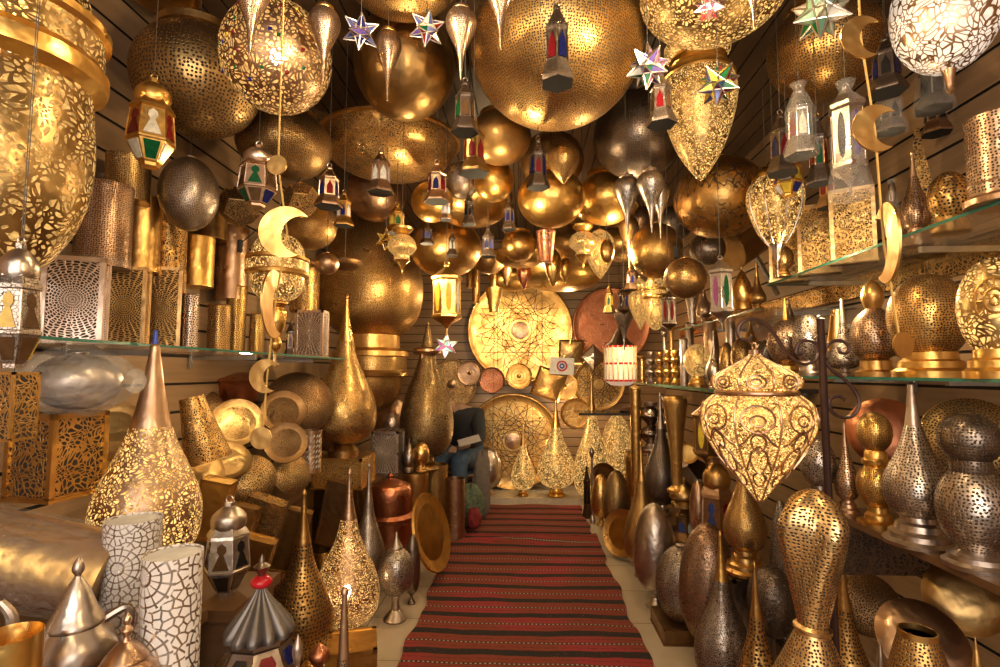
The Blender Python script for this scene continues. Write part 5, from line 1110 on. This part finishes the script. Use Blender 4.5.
# paper sign with a round emblem
c = P(562, 366, 5.78); d = (c - CP).dot(FW) / F
r = empty('paper_sign', c); tag(r, 'white paper sign with a round red and blue emblem on the back wall', 'sign'); r.rotation_euler = (0, .06, 0)
MB().box((0, 0, 0), (24 * d, .004, 17 * d)).obj('sheet', simple('paper', (.80, .76, .72), .7), r, smooth=False)
m = MB(); torus(m, (0, -.003, 0), 4.6 * d, .9 * d, 'Y', 20, 6); m.obj('emblem_ring', simple('emblem_red', (.55, .04, .10), .5), r)
m = MB(); torus(m, (0, -.003, 0), 1.9 * d, .9 * d, 'Y', 16, 6); m.obj('emblem_centre', simple('emblem_blue', (.08, .10, .45), .5), r)

# ---------------------------------------------------------------- striped red and white shade
c0, c1 = P(620, 346, 4.5), P(620, 386, 4.5); d = (c0 - CP).dot(FW) / F; R = 15.5 * d; Hs = c0.z - c1.z
r = empty('striped_lantern', (c0.x, 4.5, c1.z)); tag(r, 'lit cylinder shade of white glass strips with red bands', 'pendant lamp')
MB().lathe([(R, Hs * .12), (R, Hs)], 20).obj('glass_strips', glass((.90, .72, .46), .55), r, angle=5)
RED = glass((.6, .02, .03), .25)
for z in (.14, .56, .98): MB().lathe([(R * 1.01, Hs * (z - .025)), (R * 1.03, Hs * z), (R * 1.01, Hs * (z + .025))], 20).obj('red_band', RED, r, angle=5)
for i in range(20):
    a = 2 * PI * i / 20; MB().tube([(R * 1.02 * math.cos(a), R * 1.02 * math.sin(a), Hs * .12), (R * 1.02 * math.cos(a), R * 1.02 * math.sin(a), Hs)], .006, 4).obj('strip_joint', 'Ap', r)
MB().lathe([(R * 1.0, Hs * 1.0), (R * .6, Hs * 1.12), (R * .22, Hs * 1.4), (R * .1, Hs * 1.5), (0, Hs * 1.55)], 16).obj('cap', 'Gp', r)
MB().lathe([(0, 0), (R * .6, Hs * .02), (R, Hs * .12)], 20).obj('bottom_rim', glass((.9, .6, .4), .5), r)
MB().tube([(0, 0, Hs * 1.5), (0, 0, CEIL - c1.z)], .003, 5).obj('cord', simple('cord', (.1, .08, .06), .6), r)

# ---------------------------------------------------------------- iron hanging stand with scrolls
IRON = simple('brown_iron', (.085, .045, .04), .38, .5)
pb, pt = P(829, 500, 1.64), P(820, 320, 1.64); X0 = (pb.x + pt.x) / 2; ztop = pt.z
r = empty('iron_stand', (X0, 1.64, 0)); tag(r, 'brown wrought iron stand with curled scroll arms holding the filigree lantern', 'stand')
dp = (pt - CP).dot(FW) / F
MB().lathe([(.011, 0), (.011, ztop), (.013, ztop + .003), (0, ztop + .008)], 14).obj('pole', IRON, r)
MB().lathe([(0, 0), (.08, 0), (.08, .012), (.03, .02), (0, .02)], 28).obj('base', IRON, r)
def scroll(pix, nm='scroll', rad=.0055):
    pts = []
    for px, py in pix:
        w = P(px, py, 1.64); pts.append((w.x - X0, 0, w.z))
    MB().tube(crom(pts, 5), rad, 7).obj(nm, IRON, r)
scroll([(818, 353), (817, 345), (811, 341), (802, 341), (797, 346), (796, 353), (801, 354), (804, 350)])
scroll([(818, 353), (815, 360), (807, 364), (796, 361), (785, 350), (774, 334), (766, 324), (755, 319), (744, 321), (738, 329), (740, 338), (748, 340), (752, 335)])
scroll([(824, 362), (826, 348), (834, 341), (844, 342), (849, 348), (846, 353), (840, 352), (839, 347)])
scroll([(824, 358), (832, 370), (845, 380), (856, 393), (859, 405), (852, 416), (840, 417), (831, 410), (830, 400), (838, 396), (845, 400)])
w = P(742, 338, 1.64); lam = find('large lit filigree lantern')
hz = lam['z'] + lam['H'] * 1.02
MB().tube([(w.x - X0 - .01, 0, w.z), (lam['x'] - X0, lam['y'] - 1.64, hz + .012)], .002, 5).obj('hook_wire', IRON, r)

# ---------------------------------------------------------------- moon garlands
GOLDLEAF = metal('Bh'); STR = simple('gold_string', (.62, .38, .10), .7)
def moon_mesh(R, th=.002, tip=.62, off=.60, n=28):
    pts = []
    # outer arc then inner arc of a crescent opening to local +x
    a0 = .86
    for i in range(n + 1):
        a = a0 + (2 * PI - 2 * a0) * i / n; pts.append((R * math.cos(a), R * math.sin(a)))
    x0, y0 = R * math.cos(a0), R * math.sin(a0); cx = R * off; rr = math.hypot(x0 - cx, y0); b0 = math.atan2(y0, x0 - cx)
    for i in range(1, n):
        a = -b0 - (2 * PI - 2 * b0) * i / n; pts.append((cx + rr * math.cos(a), rr * math.sin(a)))
    # reverse the inner arc so that it runs back to the start
    k = len(pts); outer = pts[:n + 1]; inner = [pts[0]] + pts[n + 1:][::-1] + [pts[n]]
    inner = [(cx + rr * math.cos(b0 + (2 * PI - 2 * b0) * i / n), rr * math.sin(b0 + (2 * PI - 2 * b0) * i / n)) for i in range(n + 1)]
    V = []; Fc = []
    for y in (-th, th): V += [(x, y, z) for x, z in outer] + [(x, y, z) for x, z in inner]
    m = 2 * (n + 1)
    for i in range(n):
        Fc += [(i, i + 1, n + 1 + i + 1, n + 1 + i), (m + i, m + n + 1 + i, m + n + 2 + i, m + i + 1), (i, m + i, m + i + 1, i + 1), (n + 1 + i, n + 2 + i, m + n + 2 + i, m + n + 1 + i)]
    return MB().add(V, Fc)
def garland(label, Y, items, ytop, bottom):
    c = P(items[0][1], items[0][2], Y); x0 = P(items[-1][1], items[-1][2], Y); r = empty('moon_garland', (c.x, Y, P(items[-1][1], items[-1][2], Y).z)); tag(r, label, 'garland')
    O = Vector(r.location); pts = [Vector((c.x, Y, CEIL)) - O]
    for kind, px, py, rad, yw, tilt in items:
        q = P(px, py, Y); d = (q - CP).dot(FW) / F; pts.append(q - O); R_ = rad * d
        if kind == 'moon': o = moon_mesh(R_).obj('crescent', GOLDLEAF, r, angle=30)
        else: o = MB().lathe([(0, -.002), (R_, -.002), (R_, .002), (0, .002)], 32, 0, Matrix.Rotation(PI / 2, 4, 'X')).obj('disc', GOLDLEAF, r)
        o.location = q - O; o.rotation_euler = (0, tilt, yw)
    MB().tube([p + Vector((0, .006, 0)) for p in pts], .0022, 5).obj('string', STR, r)
garland('garland of gold discs and crescents ending in a white-gold disc above the heap', 1.2,
        [('disc', 277, 165, 10, 0, 0), ('moon', 286, 232, 26, .2, .2), ('moon', 274, 304, 34, 1.7, .1), ('moon', 266, 376, 17, 0, .15), ('disc', 261, 438, 11, 0, 0)], 0, 0)
garland('garland of large brass crescents and a disc by the highest glass shelf', 1.02,
        [('moon', 863, 37, 22, 0, .1), ('moon', 877, 128, 24, 0, .1), ('moon', 886, 243, 40, 1.25, .0), ('disc', 903, 345, 13, .3, 0)], 0, 0)

# cable with a black connector
def cable(label, pts, Y):
    q = [P(a, b, Y) for a, b in pts]; r = empty('lamp_cable', q[0]); tag(r, label, 'cable'); O = q[0]
    MB().tube(crom([tuple(p - O) for p in q], 4), .0022, 5).obj('wire', black, r)
    e = q[-1] - O; MB().lathe([(0, e.z - .035), (.010, e.z - .033), (.010, e.z + .015), (0, e.z + .02)], 10, 0, Matrix.Translation((e.x, e.y, 0))).obj('connector', black, r)
cable('thin black cable with a block connector in front of the wall shades', [(300, 178), (285, 200), (262, 225), (240, 244)], 2.0)
cable('black cord switch hanging above the red-paned dark lantern', [(684, 38), (680, 120), (677, 205), (677, 230), (676, 250)], 2.2)

# ---------------------------------------------------------------- the seated person (torso, jeans, arm; the head is behind a lamp)
def skin(name, chains, radii, mat, parent=None, sub=2):
    V = []; E = []; Rr = []
    for ch, rd in zip(chains, radii):
        base = None
        for i, (p, q) in enumerate(zip(ch, rd)):
            p = tuple(p)
            if p in V: idx = V.index(p)
            else: V.append(p); Rr.append(q); idx = len(V) - 1
            if base is not None: E.append((base, idx))
            base = idx
    me = bpy.data.meshes.new(name); me.from_pydata(V, E, []); o = bpy.data.objects.new(name, me); COL.objects.link(o)
    o.modifiers.new('skin', 'SKIN'); sk = me.skin_vertices[0].data if me.skin_vertices else None
    if sk is None: me.skin_vertices.new(name='s') if hasattr(me.skin_vertices, 'new') else None
    sk = me.skin_vertices[0].data
    for i, q in enumerate(Rr): sk[i].radius = (q, q) if not isinstance(q, tuple) else q; sk[i].use_root = (i == 0)
    sm = o.modifiers.new('sub', 'SUBSURF'); sm.levels = sub; sm.render_levels = sub
    dg = bpy.context.evaluated_depsgraph_get(); m2 = bpy.data.meshes.new_from_object(o.evaluated_get(dg)); o.modifiers.clear(); o.data = m2
    m2.materials.clear(); m2.materials.append(mat); m2.polygons.foreach_set('use_smooth', [True] * len(m2.polygons))
    if parent: o.parent = parent
    return o
pp = P(457, 470, 5.2); px_, pz = pp.x, pp.z
r = empty('person', (px_, 5.2, 0)); tag(r, 'person seated in a black jacket and torn blue jeans, bent forward', 'person')
CLOTH = simple('black_jacket', (.018, .018, .022), .8, bump=.5); JEANS = simple('blue_jeans', (.07, .12, .20), .8, var=.55, bump=.4); SKIN = simple('skin_tone', (.42, .24, .15), .55)
hip = (.04, .12, .50); sp1 = (.08, .10, .72); sp2 = (.06, .03, .95); nk = (-.10, -.07, 1.03); hd = (-.24, -.18, 1.07)
skin('body', [[hip, sp1, sp2, nk, hd], [hip, (.14, .02, .50), (.06, -.36, .56), (.08, -.36, .10), (.08, -.48, .05)], [hip, (-.10, .02, .50), (-.14, -.36, .56), (-.14, -.34, .10), (-.14, -.46, .05)],
      [sp2, (.20, -.02, .93), (.24, -.18, .70), (.12, -.38, .68), (.06, -.44, .66)], [sp2, (-.12, -.02, .93), (-.2, -.2, .70), (-.06, -.38, .66)]],
     [[.12, .12, .11, .055, .085], [.12, .10, .075, .045, .04], [.12, .10, .075, .045, .04], [.13, .06, .045, .035, .028], [.13, .06, .045, .03]], SKIN, r)
hj = (.04, .125, .52)
skin('jacket', [[hj, sp1, (.04, .03, 1.0)], [(.04, .03, 1.0), (.20, -.02, .94), (.245, -.18, .70), (.14, -.36, .68)], [(.04, .03, 1.0), (-.12, -.02, .96), (-.21, -.2, .70), (-.08, -.36, .66)]],
     [[.16, .17, .185], [.185, .085, .068, .05], [.185, .085, .068, .05]], CLOTH, r)
skin('jeans', [[(.04, .11, .50), (.14, .02, .50), (.06, -.36, .565), (.08, -.37, .16)], [(.04, .11, .50), (-.10, .02, .50), (-.14, -.36, .565), (-.14, -.35, .16)]],
     [[.15, .12, .092, .062], [.15, .12, .092, .062]], JEANS, r)
skin('hair', [[(-.22, -.14, 1.09), (-.235, -.16, 1.15), (-.19, -.12, 1.10)]], [[.095, .08, .085]], simple('black_hair', (.012, .01, .01), .6), r, 1)
for x in (.08, -.14):
    MB().lathe(ell(0, .10, rm=.055), 16, 0, Matrix.Translation((x, -.42, 0)) @ Matrix.Diagonal((1, 2.2, 1, 1))).obj('shoe', simple('dark_shoe', (.03, .025, .02), .5), r)
    fm = MB()
for k_ in range(5): fm.tube(crom([(.06 - .012 * k_, -.44, .66 + .004 * k_), (.05 - .013 * k_, -.475, .655), (.045 - .013 * k_, -.50, .63)]), .0085, 6)
fm.obj('fingers', SKIN, r)
st = empty('stool', (px_ + .04, 5.33, 0)); tag(st, 'low stool under the seated person', 'stool')
MB().lathe([(0, .31), (.19, .31), (.2, .33), (.19, .35), (0, .35)], 24).obj('seat', M_DARKWOOD, st)
for a in range(3): MB().tube([(.12 * math.cos(a * 2.1), .12 * math.sin(a * 2.1), .31), (.17 * math.cos(a * 2.1), .17 * math.sin(a * 2.1), 0)], .015, 8).obj('leg', M_DARKWOOD, st)
# grey bag and the folded green and red cloth beside the person
def blob(name, label, cat, cx, cy, w, hh, Y, mat, seed=1, parent=None, z0=0, flat=1.0):
    c = P(cx, cy, Y); d = (c - CP).dot(FW) / F; rnd = random.Random(seed); mb = MB().lathe(ell(0, hh * d, rm=w * d / 2, n=16, p=.7), 28)
    V = []
    for x, y, z in mb.V:
        t = math.atan2(y, x); f = 1 + .10 * math.sin(3 * t + seed) * math.sin(9 * z / (hh * d)) + .07 * math.sin(7 * t + 5 * z / (hh * d) + seed)
        V.append((x * f, y * f * flat, z * (1 + .05 * math.sin(5 * t))))
    mb.V = V; o = mb.obj(name, mat, parent, angle=60)
    if parent is None: o.location = (c.x, Y, z0); tag(o, label, cat)
    return o
blob('grey_bag', 'crumpled grey bag between the seated person and the silver oval lamp', 'bag', 482, 465, 17, 64, 4.86, simple('grey_canvas', (.20, .16, .13), .9, bump=.6), 2, None, 0.02, .6)
blob('folded_cloth', 'green scarf heaped on the tiles beside the rug end', 'scarf', 470, 500, 28, 40, 4.6, simple('green_cloth', (.16, .20, .12), .9, var=.4, bump=.8, ns=40), 4, None, .02)
blob('red_cloth', 'dark red cloth bundled inside the green scarf', 'cloth', 474, 508, 14, 20, 4.42, simple('red_cloth', (.22, .02, .02), .9, bump=.8), 5, None, .05)
# paper on the knees
pr_ = P(486, 441, 4.72); o = MB().box((0, 0, 0), (.20, .14, .004)).obj('paper_sheet', simple('grey_paper', (.55, .48, .45), .7), None, smooth=False); o.location = (px_ + .17, 4.72, .735); o.rotation_euler = (.3, -.25, .2); tag(o, 'creased sheet of paper held by the seated person', 'paper')

# small red price label and a few loose things
# ---------------------------------------------------------------- light
def lamp(x, y, z, e, c=(1, .72, .38), rad=.035):
    ld = bpy.data.lights.new('unseen_light', 'POINT'); ld.energy = e; ld.color = c; ld.shadow_soft_size = rad
    o = bpy.data.objects.new('unseen_light', ld); COL.objects.link(o); o.location = (x, y, z); return o
for x, y, z, e in UNSEEN_LIGHTS: lamp(x, y, z, e)
w = bpy.data.worlds.new('world'); bpy.context.scene.world = w; w.use_nodes = True
w.node_tree.nodes['Background'].inputs[0].default_value = (1.0, .86, .74, 1); w.node_tree.nodes['Background'].inputs[1].default_value = WORLD
ad = bpy.data.lights.new('doorway_daylight', 'AREA'); ad.shape = 'RECTANGLE'; ad.size = 2.6; ad.size_y = 2.0; ad.energy = DAY; ad.color = (1, .84, .70)
ao = bpy.data.objects.new('doorway_daylight', ad); COL.objects.link(ao); ao.location = (0, -1.2, 1.7); ao.rotation_euler = (PI / 2, 0, 0)
sc = bpy.context.scene
sc.view_settings.view_transform = 'Standard'; sc.view_settings.look = 'None'; sc.view_settings.gamma = 1; sc.view_settings.use_curve_mapping = False
sc.view_settings.exposure = EXPO
cy_ = sc.cycles; cy_.use_denoising = True; cy_.max_bounces = 7; cy_.glossy_bounces = 4; cy_.diffuse_bounces = 3; cy_.transmission_bounces = 5; cy_.transparent_max_bounces = 10
cy_.sample_clamp_indirect = 4.0; cy_.caustics_reflective = False; cy_.caustics_refractive = False
